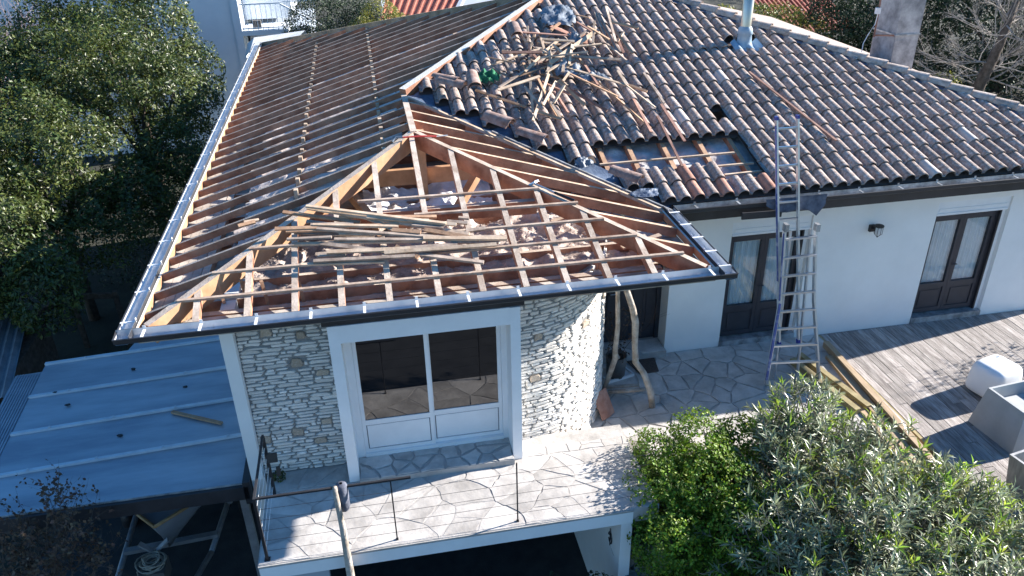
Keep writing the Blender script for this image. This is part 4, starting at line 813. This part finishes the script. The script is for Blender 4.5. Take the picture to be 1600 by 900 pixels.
# ============================================================ DECK AND ITS FURNITURE
g=MB(); g.box(10.86,16.9,-4.2,2.85,ZT-.25,ZT-.05); dk=single('wooden_deck',g,'soil','weathered grey plank deck running along the white wall','deck')
rd=random.Random(9); x=10.86
while x<16.85:
    y=2.855; first=True
    while y>-4.2:
        L=rd.uniform(1.2,3.0); y0=max(-4.2,y-L)
        mb=MB(); zt_=ZT-.012+rd.uniform(-.003,.004); mb.box(x+.004,x+.138,y0+.003,y-.003,ZT-.04,zt_); part('plank',mb,'deck',dk); y=y0
    x+=.142
mb=MB(); mb.box(10.80,10.855,-4.0,2.86,ZT-.3,ZT-.015); part('edge_board',mb,'treated',dk)
for i,(xa,ya,xb,yb_,z,w_,h_,m,lab) in enumerate((
 (10.73,2.45,10.55,-.9,ZT+.115,.10,.15,'timber','thick pale timber beam lying against the deck edge'),
 (10.60,2.1,10.36,-.9,ZT+.06,.13,.06,'timber','flat pale plank lying next to the beam by the deck'),
 (9.90,2.10,10.20,.55,ZT+.10,.10,.10,'treated','green treated timber post lying below the ladder, left of the pair'),
 (10.10,2.22,10.42,.6,ZT+.10,.10,.10,'treated','green treated timber post lying below the ladder, right of the pair'),
 (10.42,1.3,10.18,-1.2,ZT+.03,.16,.03,'timber','thin yellow board on the paving near the oleander'))):
    mb=MB(); mb.beam((xa,ya,z),(xb,yb_,z),w_,h_); single('timber',mb,m,lab,'timber')
# white rounded pouf
def rbox(c,sx,sy,sz,n=14,e=4.5,taper=0,rot=0):
    mb=MB(); vs=[]; m_=n*2
    for i in range(n+1):
        ph=-math.pi/2+math.pi*i/n
        for j in range(m_):
            th=2*math.pi*j/m_; sg=lambda v,p: math.copysign(abs(v)**p,v); p=2/e
            x=sg(math.cos(ph),p)*sg(math.cos(th),p); y=sg(math.cos(ph),p)*sg(math.sin(th),p); z=sg(math.sin(ph),p); k=1+taper*z
            X=x*sx/2*k; Y=y*sy/2*k; vs.append((c[0]+X*math.cos(rot)-Y*math.sin(rot),c[1]+X*math.sin(rot)+Y*math.cos(rot),c[2]+sz/2+z*sz/2))
    fs=[(i*m_+j,i*m_+(j+1)%m_,(i+1)*m_+(j+1)%m_,(i+1)*m_+j) for i in range(n) for j in range(m_)]; mb.add(vs,fs); return mb
single('pouf',rbox((12.64,.66,ZT-.01),.64,.58,.56,20,5.5,-.07,.25),'poly','smooth white rounded cube pouf on the deck','pouf',smooth=True)
def planter(label,c,bx,by,tx,ty,h,rot,m,soil=True,notch=False):
    t=thing('planter',label,'planter',(c[0],c[1],ZT)); rw=Matrix.Rotation(rot,3,'Z'); mb=MB(); C=Vector(c)
    ring=lambda sx,sy,z:[C+rw@Vector((a*sx/2,b*sy/2,0))+Vector((0,0,z)) for a,b in ((-1,-1),(1,-1),(1,1),(-1,1))]
    R4=[ring(bx,by,0),ring(tx,ty,h),ring(tx-.07,ty-.07,h),ring(tx-.11,ty-.11,h-.22)]
    vs=[p for r in R4 for p in r]; mb.add(vs,[(k*4+j,k*4+(j+1)%4,(k+1)*4+(j+1)%4,(k+1)*4+j) for k in range(3) for j in range(4)]); part('shell',mb,m,t)
    mb=MB(); r=ring(tx-.1,ty-.1,h-.20); mb.add(r,[(0,1,2,3)]); part('soil' if soil else 'inner_floor',mb,'soil' if soil else m,t)
    return t
planter('tall grey tapered resin planter beside the white pouf',(12.42,-.30,ZT-.01),1.22,.84,1.02,.68,.66,.10,'planter',False)
t2=planter('galvanised metal planter at the right edge in front of the resin planter',(11.72,-1.62,ZT-.01),.85,.62,.98,.74,.60,.18,'galv',True)
rg=random.Random(6); mb=MB(); mb.lathe((11.62,-1.55,ZT+.39),[(.17,0),(.19,.10),(.175,.10),(.16,.02)],18); single('bowl',mb,'rock','round rim bowl of soil sitting inside the galvanised planter','bowl')
mb=MB(); leafcloud(mb,[(11.62,-1.55,ZT+.42,.15,.3)],160,.04,rg,.5,gate=-1); single('seedlings',mb,'yleaf','small green seedlings growing in the round bowl','plant')
# ============================================================ CARPORT, SHED, BOAT
t=thing('carport','blue grey sheet metal carport roof left of the house','carport',(-1,2.5,ZG)); zc=-.06
ys=[.46,1.53,2.50,3.47,4.45,5.4]; pan=[]
lx=lambda y:-2.50-.055*y
for i in range(5):
    mb=MB(); a,b=(lx(ys[i]),lx(ys[i+1])) if i<4 else (-1.5,-1.25)
    mb.add([(a,ys[i]-(.19 if i else 0),zc-.02),(.98,ys[i],zc+.02),(.98,ys[i+1],zc+.02),(b,ys[i+1]-.19,zc-.02)],[(0,1,2,3)]); part('roof_panel',mb,'panel',t)
for i in range(1,5):
    mb=MB(); mb.beam((lx(ys[i]),ys[i]-.19,zc+.015),(.92,ys[i],zc+.06),.06,.035); part('cover_strip',mb,'seam',t)
    for q in range(4):
        xx=-2.1+q*.9; mb=MB(); mb.lathe((xx,ys[i]-.19+.19*(xx+2.6)/3.5,zc+.02+.045*(xx+2.6)/3.5),[(.022,0),(.02,.012),(0,.014)],8); part('screw_cap',mb,'zinc',t)
mb=MB()
for k in range(9):
    x0=-2.90+.34*k/8; mb.beam((x0-.02,.3,zc-.035),(x0-.22,4.05,zc-.035),.022,.012)
mb.add([(-2.95,.3,zc-.05),(-2.5,.46,zc-.05),(-2.72,4.1,zc-.05),(-3.16,4.05,zc-.05)],[(0,1,2,3)]); part('ribbed_flashing',mb,'panel',t)
mb=MB(); mb.box(-2.95,.985,.40,.455,zc-.22,zc+.0); mb.box(.92,1.02,.40,5.3,zc-.3,zc+.075); part('fascia',mb,'darkgut',t)
mb=MB(); mb.box(-2.6,.98,.455,.47,zc-.03,zc+.025); part('front_drip_edge',mb,'zincdirt',t)
for x,y in ((-2.7,.6),(-2.9,4.0),(.85,.6)): mb=MB(); mb.box(x-.05,x+.05,y-.05,y+.05,ZG,zc-.1); part('post',mb,'galvtube',t)
mb=MB(); mb.beam((-.33,2.33,zc+.05),(.47,1.86,zc+.06),.055,.03); single('offcut',mb,'lathO','short brown timber offcut lying on the carport roof','offcut')
for i,(x,y) in enumerate(((-1.0,1.92),(-.25,3.02),(-2.0,2.9),(-2.3,3.3),(-1.2,3.75))):
    mb=MB(); mb.prism([(x+.05*math.cos(a)*U(.5,1),y+.03*math.sin(a)*U(.5,1)) for a in [k*1.05 for k in range(6)]],zc+.005,zc+.025); single('fallen_leaf',mb,'black','dark fallen leaf lying on the blue grey carport roof','leaf','fallen leaves on the carport')
t=thing('shed','low shed with dark corrugated roof at the left edge','shed',(-4.6,5.8,ZG)); mb=MB(); vs=[]; n=70
for j in range(2):
    for i in range(n+1):
        u=i/n; x=-6.3+2.75*u+(.0 if j==0 else -.55); y=4.2 if j==0 else 7.35; vs.append((x+.1*(1-j),y,-.62+.03*math.sin(u*2*math.pi*17)+.1*j))
mb.add(vs,[(i,i+1,n+2+i,n+1+i) for i in range(n)]); part('corrugated_roof',mb,'corrug',t)
mb=MB(); mb.box(-6.2,-3.75,4.4,7.1,ZG,-.72); part('shed_wall',mb,'bark',t)
# open boat on its trailer under the carport
t=thing('boat','small grey open boat with varnished rail parked under the carport','boat',(-.6,3,ZG)); mb=MB(); vs=[]; n=12; B0=Vector((-.66,1.28,0)); ax=Vector((.06,1,0)).normalized(); sd=Vector((1,-.06,0))
for i in range(n+1):
    s=i/n; wd=.80*min(1,(s*3.6)**.6); y=4.0*s
    for a,zz,kw in ((-1,.60,1),(-.92,.35,.86),(-.5,.1,.45),(0,0,0),(.5,.1,.45),(.92,.35,.86),(1,.60,1)):
        rake=-.28*(zz/.6)*(1-s)**2 ; vs.append(B0+ax*(y+rake+.25)+sd*(math.copysign(1,a)*wd*kw if a else 0)+Vector((0,0,-2.05+zz*(1+.15*(1-s)**2)+.04)))
mb.add(vs,[(i*7+j,i*7+j+1,(i+1)*7+j+1,(i+1)*7+j) for i in range(n) for j in range(6)]); part('hull',mb,'hull',t,True)
for sgn,j in ((-1,0),(1,6)):
    mb=MB(); mb.tube([vs[i*7+j]+Vector((0,0,.015)) for i in range(n+1)],.028,6); part('gunwale',mb,'boatwood',t,True)
mb=MB(); mb.add([vs[0],vs[7],vs[14],vs[21],vs[28],vs[34],vs[27],vs[20],vs[13],vs[6]],[tuple(range(10))]); part('foredeck',mb,'hull',t)
for y in (2.9,3.9): mb=MB(); mb.box(-1.2,.1,y,y+.2,-1.62,-1.59); part('thwart',mb,'boatwood',t)
t=thing('boat_trailer','galvanised boat trailer frame with winch post on the dark driveway','trailer',(-.7,1.6,ZG))
for a,b in (((-1.42,2.6,-2.22),(-1.4,1.2,-2.22)),((.10,2.9,-2.22),(-.05,1.5,-2.22)),((-1.4,1.2,-2.22),(-.75,-.6,-2.2)),((-.05,1.5,-2.22),(-.7,-.6,-2.2))): mb=MB(); mb.tube([a,b],.045,8); part('chassis_tube',mb,'galvtube',t,True)
mb=MB(); mb.beam((-1.4,1.72,-2.12),(.02,1.82,-2.12),.1,.07); part('cross_bar',mb,'galvtube',t)
mb=MB(); mb.box(-.78,-.70,1.15,1.23,-2.2,-1.75); part('winch_post',mb,'galvtube',t)
for sx in (-1,1): mb=MB(); mb.beam((-.74+.02*sx,1.2,-1.72),(-.74+.20*sx,1.25,-1.58),.08,.03); part('bow_chock',mb,'galvtube',t)
for x in (-1.62,.28): mb=MB(); mb.tube([(x-.07,2.9,-2.38),(x+.07,2.9,-2.38)],.27,18); part('wheel',mb,'black',t,True)
mb=MB(); rg=random.Random(8)
for k in range(9): r=rg.uniform(.10,.2); c=Vector((-.74+rg.uniform(-.04,.04),1.0+rg.uniform(-.05,.05),-1.78+k*.012)); mb.tube([c+Vector((r*math.cos(a)*1.1,r*math.sin(a),.02*math.sin(a*2+k))) for a in [q*math.pi/8 for q in range(17)]],.011,5)
mb.tube([(-.95,.9,-1.8),(-.95,.9,-2.3),(-.9,.85,ZG+.03)],.011,5); single('rope_coil',mb,'rope','pale rope coiled on the trailer winch below the boat bow','rope')
mb=MB(); mb.box(-.92,-.56,.82,1.16,-2.1,-1.82); single('crate',mb,'pot','dark crate on the trailer under the rope coil','crate')
mb=MB(); mb.tube([(.28,3.6,-1.75),(.18,2.3,-1.95)],.05,8); single('pipe',mb,'galvtube','grey pipe propped up beside the boat under the carport','pipe')
# ============================================================ VEGETATION NEAR
def oleander(label,base,lobes,shoots,seed):
    rg=random.Random(seed); t=thing('oleander',label,'shrub',base); st=MB(); lv=MB(); yl=MB(); b=Vector(base); tot=sum(l[3]**2 for l in lobes)
    for l in lobes:
        c=Vector(l[:3]); r=l[3]
        for _ in range(int(shoots*l[3]**2/tot)):
            d=Vector((rg.gauss(0,1),rg.gauss(0,1),rg.gauss(0,1)+.55)).normalized(); k=rg.random()**.42; p=c+Vector((d.x,d.y,d.z*.8))*r*(.25+.8*k)*(1+.2*nz(c+d*r,1.7))
            if p.z<b.z+.1: continue
            ax=(d+Vector((rg.uniform(-.5,.5),rg.uniform(-.5,.5),rg.uniform(.1,.9)))).normalized(); L=rg.uniform(.16,.34)
            st.tube([p-ax*L*1.6+Vector((0,0,-.05)),p-ax*L*.5,p+ax*L*.5],[.006,.005,.003],4)
            nl=rg.randint(10,17); young=rg.random()<.32
            for q in range(nl):
                s=-.5+q/nl; o=p+ax*L*s; a=q*2.4+rg.uniform(-.4,.4); e1=ax.cross(Vector((.3,.5,.8))).normalized(); e2=ax.cross(e1)
                ld=(e1*math.cos(a)+e2*math.sin(a)+ax*(.45+1.0*(s+.5))+Vector((0,0,-.08))).normalized(); ln=rg.uniform(.10,.18); wd=ln*rg.uniform(.085,.115)
                sd_=ld.cross(ax+Vector((.01,0,0))).normalized(); nn=sd_.cross(ld); tgt=yl if (young and q>nl*.55) else lv; m0=len(tgt.v)
                tgt.v.extend([tuple(o),tuple(o+ld*ln*.45+sd_*wd+nn*wd*.5),tuple(o+ld*ln*.5),tuple(o+ld*ln*.45-sd_*wd+nn*wd*.5),tuple(o+ld*ln-nn*ln*.1)])
                tgt.f.extend([(m0,m0+1,m0+2),(m0,m0+2,m0+3),(m0+1,m0+4,m0+2),(m0+2,m0+4,m0+3)]); tgt.m.extend([0]*4)
        for _ in range(6): 
            e=c+Vector((rg.uniform(-.6,.6),rg.uniform(-.6,.6),rg.uniform(-.2,.5)))*r; st.tube([b+Vector((rg.uniform(-.25,.25),rg.uniform(-.25,.25),0)),b.lerp(e,.5)+Vector((0,0,.15)),e],[.025,.016,.007],5)
    part('stems',st,'greybark',t); part('leaves',lv,'ole',t); part('young_leaves',yl,'olet',t); return t
oleander('large grey green oleander in front of the deck and ladder',(8.6,-1.9,ZT-.6),[(8.4,-1.0,-.1,.95),(9.3,-1.2,-.1,.95),(7.7,-1.9,-.25,.85),(8.6,-2.3,-.05,1.0),(9.6,-2.4,-.15,.95),(8.0,-3.0,-.25,.95),(9.2,-3.4,-.1,.95),(10.2,-3.0,-.2,.8),(8.75,-.2,.22,.66),(8.35,-.5,.2,.5),(9.9,-1.9,.1,.55),(10.4,-2.2,-.3,.6)],1900,4)
rg=random.Random(12)
mb=MB(); leafcloud(mb,[(8.3,-1.5,.4,.30),(8.7,-1.9,.5,.26),(9.3,-1.7,.45,.22)],420,.055,rg,.5,gate=-1); single('yellow_foliage',mb,'yleaf','yellow turning leaves in the middle of the oleander','plant')
# bright green hedge at the balcony end
t=thing('hedge','bright green rounded hedge at the end of the balcony','hedge',(7.0,-1.0,-1.2)); rg=random.Random(14); lo=[(6.66,-.22,-.12,.48),(7.25,-.15,-.05,.52),(6.45,-.80,-.18,.50),(7.1,-.85,-.05,.60),(6.38,-1.32,-.42,.50),(7.3,-1.5,-.3,.58),(6.8,-2.1,-.9,.55),(7.9,-.2,-.10,.45),(6.5,-1.0,-.95,.5)]
mb=MB(); limbs(mb,(7.0,-1.0,-1.6),[l[:3] for l in lo],.05,rg); part('stems',mb,'bark',t)
mb=MB(); leafcloud(mb,lo,46000,.05,rg,.6,gate=-.2,fs=3.2,up=.4,shell=.6); part('foliage',mb,'box',t)
# shaded climber inside the garage opening
t=thing('shaded_shrub','dark leafy shrub in the shade of the garage opening','shrub',(5.0,-1.7,ZG)); lo=[(4.9,-1.45,-1.5,.55),(5.35,-1.4,-1.35,.45),(4.6,-1.5,-1.75,.5),(5.4,-1.7,-1.9,.5)]
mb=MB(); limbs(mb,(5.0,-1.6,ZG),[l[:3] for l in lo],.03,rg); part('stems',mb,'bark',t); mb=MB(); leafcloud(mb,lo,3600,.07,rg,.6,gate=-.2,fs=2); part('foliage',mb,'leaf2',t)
# dry grass stems hanging over the bank
mb=MB(); rg=random.Random(19)
for k in range(60):
    p=Vector((6.4+rg.uniform(-.25,.45),-2.0+rg.uniform(-.6,.5),-1.3+rg.uniform(-.3,.2))); d=Vector((rg.uniform(-.4,.4),rg.uniform(-.5,.1),rg.uniform(.5,1))).normalized(); L=rg.uniform(.4,1.0)
    mb.tube([p,p+d*L*.5,p+d*L*.85+Vector((0,0,-.08*L)),p+d*L*1.1+Vector((0,-.05,-.28*L))],[.004,.0035,.003,.002],3)
single('dry_grass',mb,'drygrass','thin dry grass stems drooping in front of the green hedge','grass',kind='stuff')
# weeds at the foot of the left railing post
mb=MB(); leafcloud(mb,[(1.42,.38,.06,.1,.8)],120,.05,rg,.5,gate=-1); single('weed',mb,'leaf','small green weed at the foot of the stone wall on the balcony','plant')
# thorny brown shrub and dead twigs by the carport
def twigshrub(label,base,n,L,m,leafn=0,leafm='brownleaf',seed=1,lean=(0,0,1),sp=.55,r=.012,depth=3,lsize=.045,name='bare_shrub'):
    rg=random.Random(seed); t=thing(name,label,'shrub',base); mb=MB()
    for k in range(n): twigs(mb,Vector(base)+Vector((rg.uniform(-.25,.25),rg.uniform(-.25,.25),0)),Vector(lean)+Vector((rg.uniform(-sp,sp),rg.uniform(-sp,sp),rg.uniform(-.1,.3))),L*rg.uniform(.6,1.1),r,depth,rg,4,.8)
    part('twigs',mb,m,t)
    if leafn:
        lv=MB(); V=[Vector(v) for v in mb.v if v[2]>base[2]+L*.25]
        for _ in range(leafn):
            p=rg.choice(V); nn=Vector((rg.uniform(-1,1),rg.uniform(-1,1),rg.uniform(-.2,1))).normalized(); a=nn.cross(Vector((rg.uniform(-1,1),1,.3))).normalized(); b=nn.cross(a); l=lsize*rg.uniform(.6,1.2)
            o=len(lv.v); lv.v.extend([tuple(p),tuple(p+a*l*.5+b*l*.3),tuple(p+a*l),tuple(p+a*l*.5-b*l*.3)]); lv.f.append((o,o+1,o+2,o+3)); lv.m.append(0)
        part('leaves',lv,leafm,t)
    return t
twigshrub('thorny shrub with small dark leaves spreading over the front of the carport',(-1.55,-.15,-1.2),12,1.0,'bark',3200,'brownleaf',3,(.15,.1,1),.7,.010,lsize=.06)
twigshrub('tangle of dark bare twigs in the lower left corner below the carport',(-1.6,-.1,ZG),14,.9,'bark',500,'brownleaf',8,(.1,-.1,.8),.8,.012)
for i in range(14):
    x=-2.2+U(0,.9); y=.1+U(0,1.3); mb=MB(); rg=random.Random(i+60); s=rg.uniform(.1,.2); n=6; z=ZG+.05
    vs=[(x+s*rg.uniform(.7,1.1)*(1,.7)[k]*math.cos(j*1.047),y+s*rg.uniform(.7,1.1)*(1,.7)[k]*math.sin(j*1.047),z+(0,s*.7)[k]) for k in range(2) for j in range(n)]
    mb.add(vs,[(j,(j+1)%n,n+(j+1)%n,n+j) for j in range(n)]+[tuple(n+j for j in range(n))]); single('rock',mb,'rock','dark rubble stone at the driveway edge below the carport','rock','stones at the driveway edge')
twigshrub('pale bare twiggy shrub at the left edge among the dark trees',(-4.9,7.9,-1.2),10,1.0,'greybark',0,seed=5,r=.010,sp=.6)
twigshrub('pinkish bare shrub at the upper left corner above the evergreens',(-8.6,20.5,-.5),26,2.5,'pinktwig',0,seed=11,r=.02,sp=.6,depth=3)
# off-frame shrub in a pot whose shade falls on the deck
t=thing('potted_shrub','loose leafy shrub in a dark pot at the far right end of the deck','potted shrub',(16.3,1.55,ZT)); mb=MB(); mb.lathe((16.3,1.55,ZT-.01),[(.0,0),(.16,0),(.2,.36),(.18,.36),(.0,.33)],18); part('pot',mb,'pot',t,True)
rg=random.Random(77); mb=MB()
for k in range(8): twigs(mb,(16.3,1.55,ZT+.3),(U(-.4,.4),U(-.3,.5),1),1.15,.012,2,rg,4,.8)
part('stems',mb,'bark',t); mb=MB(); leafcloud(mb,[(16.3,1.75,1.1,.55),(16.2,1.4,.7,.45),(16.5,2.0,.9,.45),(16.6,1.6,1.4,.4)],1100,.07,rg,.45,gate=-.1,fs=2,shell=.2); part('foliage',mb,'leaf',t)
# ============================================================ TREES LEFT
G='evergreen trees along the left side'
L_=[('near','glossy evergreen nearest the carport, in half shade',(-4.6,7.6),1.6,[(-4.4,7.3,.9,1.35),(-5.3,8.0,.7,1.4),(-3.6,6.7,.3,.95),(-5.6,6.6,.5,1.3)]),
 ('b','broad glossy evergreen in the middle of the left row',(-4.2,10.6),1.8,[(-3.6,10.2,1.4,1.35),(-4.9,10.9,1.7,1.45),(-3.0,9.4,.4,1.0),(-5.8,10.0,1.1,1.4),(-2.7,11.6,.1,1.05)]),
 ('c','tall glossy evergreen beside the roof gutter with pale blossom tips',(-3.0,14.2),2.2,[(-2.4,13.6,1.9,1.35),(-3.4,14.6,2.6,1.5),(-2.0,15.0,1.7,1.15),(-4.3,13.6,2.0,1.3),(-1.9,12.2,.9,.85),(-2.4,13.2,-.3,1.2),(-2.6,15.6,.2,1.2)]),
 ('d','glossy evergreen at the left frame edge behind the nearest one',(-7.6,11.0),1.8,[(-7.3,10.6,1.5,1.6),(-8.6,11.4,1.3,1.5),(-6.6,11.8,1.6,1.3)]),
 ('e','dark glossy evergreen in the second row behind the middle one',(-6.4,15.2),2.2,[(-6.0,14.8,2.0,1.6),(-7.4,15.6,2.0,1.6),(-5.0,15.8,2.4,1.3)]),
 ('f','tallest glossy evergreen in front of the white neighbour house',(-4.0,18.6),2.6,[(-3.2,18.2,2.8,1.5),(-4.6,18.8,3.2,1.6),(-2.4,18.0,1.7,1.2),(-5.8,18.2,2.6,1.5)])]
for i,(k,lab,(x,y),th,lo) in enumerate(L_): tree('evergreen_tree',lab,(x,y,ZG),th+.6,lo,56000 if i<3 else 42000,.108 if i<4 else .12,'leaf',group=G,seed=100+i,asp=.46,gate=-.03,fs=1.15,shell=.55)
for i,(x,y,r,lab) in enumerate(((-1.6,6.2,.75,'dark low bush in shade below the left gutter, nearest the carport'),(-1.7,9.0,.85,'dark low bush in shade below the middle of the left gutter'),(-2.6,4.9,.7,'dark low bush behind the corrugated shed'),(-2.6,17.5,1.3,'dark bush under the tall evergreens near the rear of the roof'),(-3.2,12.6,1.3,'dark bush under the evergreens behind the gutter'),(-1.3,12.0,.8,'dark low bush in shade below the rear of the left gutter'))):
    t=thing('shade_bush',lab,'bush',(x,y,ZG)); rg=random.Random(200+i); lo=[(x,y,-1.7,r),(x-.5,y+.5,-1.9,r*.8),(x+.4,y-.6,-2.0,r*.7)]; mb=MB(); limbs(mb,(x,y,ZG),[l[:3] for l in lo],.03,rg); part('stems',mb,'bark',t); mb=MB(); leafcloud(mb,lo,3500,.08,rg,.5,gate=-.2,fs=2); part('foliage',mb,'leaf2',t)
t=thing('timber_fence','dark timber fence rail behind the corrugated shed','fence',(-4.2,8.6,ZG)); mb=MB(); mb.beam((-4.9,8.0,-1.2),(-4.0,9.2,-1.2),.08,.12); mb.beam((-4.0,9.2,-1.2),(-3.0,9.0,-1.2),.08,.12); part('rail',mb,'bark',t)
for x,y in ((-4.9,8.0),(-4.0,9.2),(-3.0,9.0)): mb=MB(); mb.box(x-.05,x+.05,y-.05,y+.05,ZG,-1.15); part('post',mb,'bark',t)
# ============================================================ NEIGHBOURS BEHIND
t=thing('neighbour_house','white neighbour house behind the evergreens with outside balcony','house',(-4,27,ZG))
mb=MB(); mb.box(-12,-1.28,24.2,34,ZG,6.5); mb.box(-1.5,-1.24,24.0,24.2,ZG,6.5); part('wall',mb,'housewall',t)
mb=MB(); mb.box(-1.26,.55,25.6,34,1.95,6.2); part('recessed_wall',mb,'housewall',t)
mb=MB(); mb.box(-1.24,.45,24.0,25.6,1.62,1.80); part('balcony_floor',mb,'housewall',t)
mb=MB(); mb.box(-1.2,1.2,25.62,30,ZG,1.6); part('lower_wall',mb,'greywall',t)
mb=MB()
for k in range(9): x=-1.2+k*.185; mb.box(x,x+.02,24.02,24.04,1.8,2.75)
mb.box(-1.22,.36,24.01,24.05,2.72,2.77); mb.box(-1.22,.36,24.01,24.05,1.86,1.9); rl=part('balcony_railing',mb,'whitepaint',t)
mb=MB()
for k in range(12): x=.40+k*.10; mb.box(x,x+.025,24.3,24.325,1.75-k*.0,2.75)
mb.box(.36,1.6,24.29,24.33,2.72,2.78); mb.beam((.3,23.9,2.75),(1.75,23.6,1.95),.05,.05); part('stair_railing',mb,'whitepaint',t)
mb=MB(); mb.box(-.85,-.55,24.3,24.5,1.8,2.1); single('plant_box',mb,'pot','dark box standing on the white neighbour balcony','box')
t=thing('glass_canopy','pale sheet canopy behind the rear end of the roof gutter','canopy',(.4,19.5,ZG)); mb=MB(); mb.add([(-.30,18.0,2.22),(-.30,19.5,2.36),(1.35,19.5,2.50),(1.0,18.0,2.40)],[(0,1,2,3)]); mb.add([(-.30,18.0,2.22),(-.55,18.3,1.95),(-.52,19.5,2.2),(-.30,19.5,2.36)],[(0,1,2,3)]); part('sheet',mb,'poly2',t)
mb=MB(); mb.beam((-.32,18.0,2.20),(1.0,18.0,2.38),.06,.08); mb.box(-.5,-.42,19.3,19.4,ZG,2.2); mb.box(.9,1.0,18.05,18.15,ZG,2.3); part('frame',mb,'whitepaint',t)
tree('dense_shrub','dark green rounded shrub behind the canopy at the top',(2.0,22.5,ZG),2.5,[(1.6,22.3,2.1,1.1),(2.7,22.6,2.1,1.1),(1.2,21.6,1.6,.7),(3.4,22.2,2.0,.9)],14000,.09,'leaf2','shrub',seed=301,gate=-.2)
tree('yellow_shrub','yellow green shrub left of the red roof at the top',(4.1,21.5,ZG),2.3,[(3.9,21.4,2.3,.75),(4.5,21.3,2.0,.6),(3.3,21.0,2.1,.6)],7000,.075,'yleaf','shrub',seed=302,gate=-.2)
t=thing('red_roof_house','neighbour house with red ribbed roof at the top centre','house',(6,30,ZG)); mb=MB(); mb.box(4.3,16,26.4,34,ZG,1.2); part('wall',mb,'greywall',t)
mb=MB(); mb.add([(3.9,26.0,1.3),(6.6,25.2,1.25),(8.4,30,2.6),(4.9,31,2.6)],[(0,1,2,3)]); rf=part('roof',mb,'redroof',t)
for k in range(11): f=k/10; a=Vector((3.9,26.0,1.32)).lerp(Vector((6.6,25.2,1.27)),f); b=Vector((4.9,31,2.62)).lerp(Vector((8.4,30,2.62)),f); mb=MB(); mb.tube([a,b],.06,5); part('rib',mb,'redroof',rf)
mb=MB(); mb.beam((6.65,25.2,1.33),(8.45,30,2.68),.16,.2); part('verge',mb,'greywall',rf)
t=thing('far_red_roof_house','low house with bright red tiled roof beyond the hedge behind the flue','house',(22,32,ZG)); mb=MB(); mb.box(23.8,27.2,29,36,ZG,-.75); part('wall',mb,'housewall',t)
mb=MB(); mb.add([(23.4,28.6,-.7),(27.6,28.6,-.7),(27.6,32.6,.62),(23.4,32.6,.62)],[(0,1,2,3)]); rf=part('roof',mb,'redroof',t)
for k in range(17): x=23.5+k*.25; mb=MB(); mb.tube([(x,28.6,-.68),(x,32.6,.64)],.08,5); part('rib',mb,'redroof',rf)
tree('hedge_shrub','sunlit olive green hedge behind the right hip',(18.5,19.5,ZG),1.5,[(17.2,19.3,1.35,1.25),(18.3,19.5,1.2,1.25),(19.2,19.4,1.0,1.15),(16.0,19.6,1.5,1.1),(20.0,19.2,.1,1.1),(14.8,19.6,1.5,1.1)],22000,.11,'yleaf','hedge',seed=303,gate=-.25)
tree('dark_conifer','very dark dense evergreen left of the concrete chimney',(20.8,18.6,ZG),2,[(20.2,18.6,.2,1.3),(21.3,18.8,.8,1.5),(22.4,18.4,.0,1.6),(21.4,18.4,2.4,1.5),(20.0,18.8,1.9,1.2),(22.9,18.6,1.8,1.5),(19.6,18.8,3.0,.9)],34000,.12,'leaf2',seed=304,gate=-.3)
tree('dark_conifer','dark evergreen behind the bare tree at the right edge',(26.0,17.2,ZG),2,[(23.6,17,-.6,1.6),(25.2,17.2,-.4,1.8),(27.0,17.0,-.6,1.8),(24.4,17.4,1.5,1.7),(26.2,17.5,1.6,1.8),(28.4,17.2,.8,1.9),(23.4,17.8,2.6,1.3),(25.4,18.0,3.2,1.4),(27.6,17.8,3.0,1.5)],48000,.12,'leaf2',seed=305,gate=-.22)
tree('autumn_shrub','yellow and rust leaved shrub right of the chimney foot',(20.6,13.2,ZG),1.5,[(19.7,13.3,.55,.75),(20.7,13.4,.45,.8),(21.5,13.2,.0,.75)],6500,.085,'yleaf','shrub',seed=306,gate=-.05)
tree('low_hedge','green leafy shrub along the fence at the right edge',(23.4,13.0,ZG),1.4,[(22.8,12.8,-.9,.9),(24.0,13.2,-.9,1.0),(25.2,12.8,-.9,1.0)],6000,.09,'leaf','shrub',seed=307,gate=-.05)
t=thing('bare_tree','bare grey branched tree at the upper right edge','tree',(22.2,14.0,ZG)); mb=MB(); mb.tube([(22.2,14,ZG),(22.35,14,-.8),(22.45,14,.6),(22.9,14.1,1.9),(23.2,14.2,3.2)],[.26,.22,.19,.14,.08],9); part('trunk',mb,'bark',t,True)
mb=MB(); rg=random.Random(44)
for k in range(26):
    f=rg.uniform(.25,1); p=Vector((22.35,14,-.8)).lerp(Vector((23.1,14.2,3.0)),f); twigs(mb,p,(rg.uniform(-1,1),rg.uniform(-.8,.6),rg.uniform(-.1,.7)),rg.uniform(1.0,1.9),.028,3,rg,4,.7)
part('crown',mb,'greybark',t)
for i,(x,y,h,r) in enumerate(((8,48,3.2,3.4),(16,52,3.0,3.5),(30,44,3.0,4.0),(40,40,3,4.2),(-16,40,4,4),(-24,34,4,4))):
    tree('distant_tree',('round tree behind the red roofs, left','round tree behind the red roofs, right','large tree far behind the chimney','large tree far behind the bare tree','large tree far behind the white house','large tree at far left')[i],(x,y,ZG),2.5,[(x,y,h-1,r),(x+r*.7,y,h-1.6,r*.8),(x-r*.7,y+.5,h-1.4,r*.8)],7000,.22,'leaf2',seed=400+i,gate=-.25)
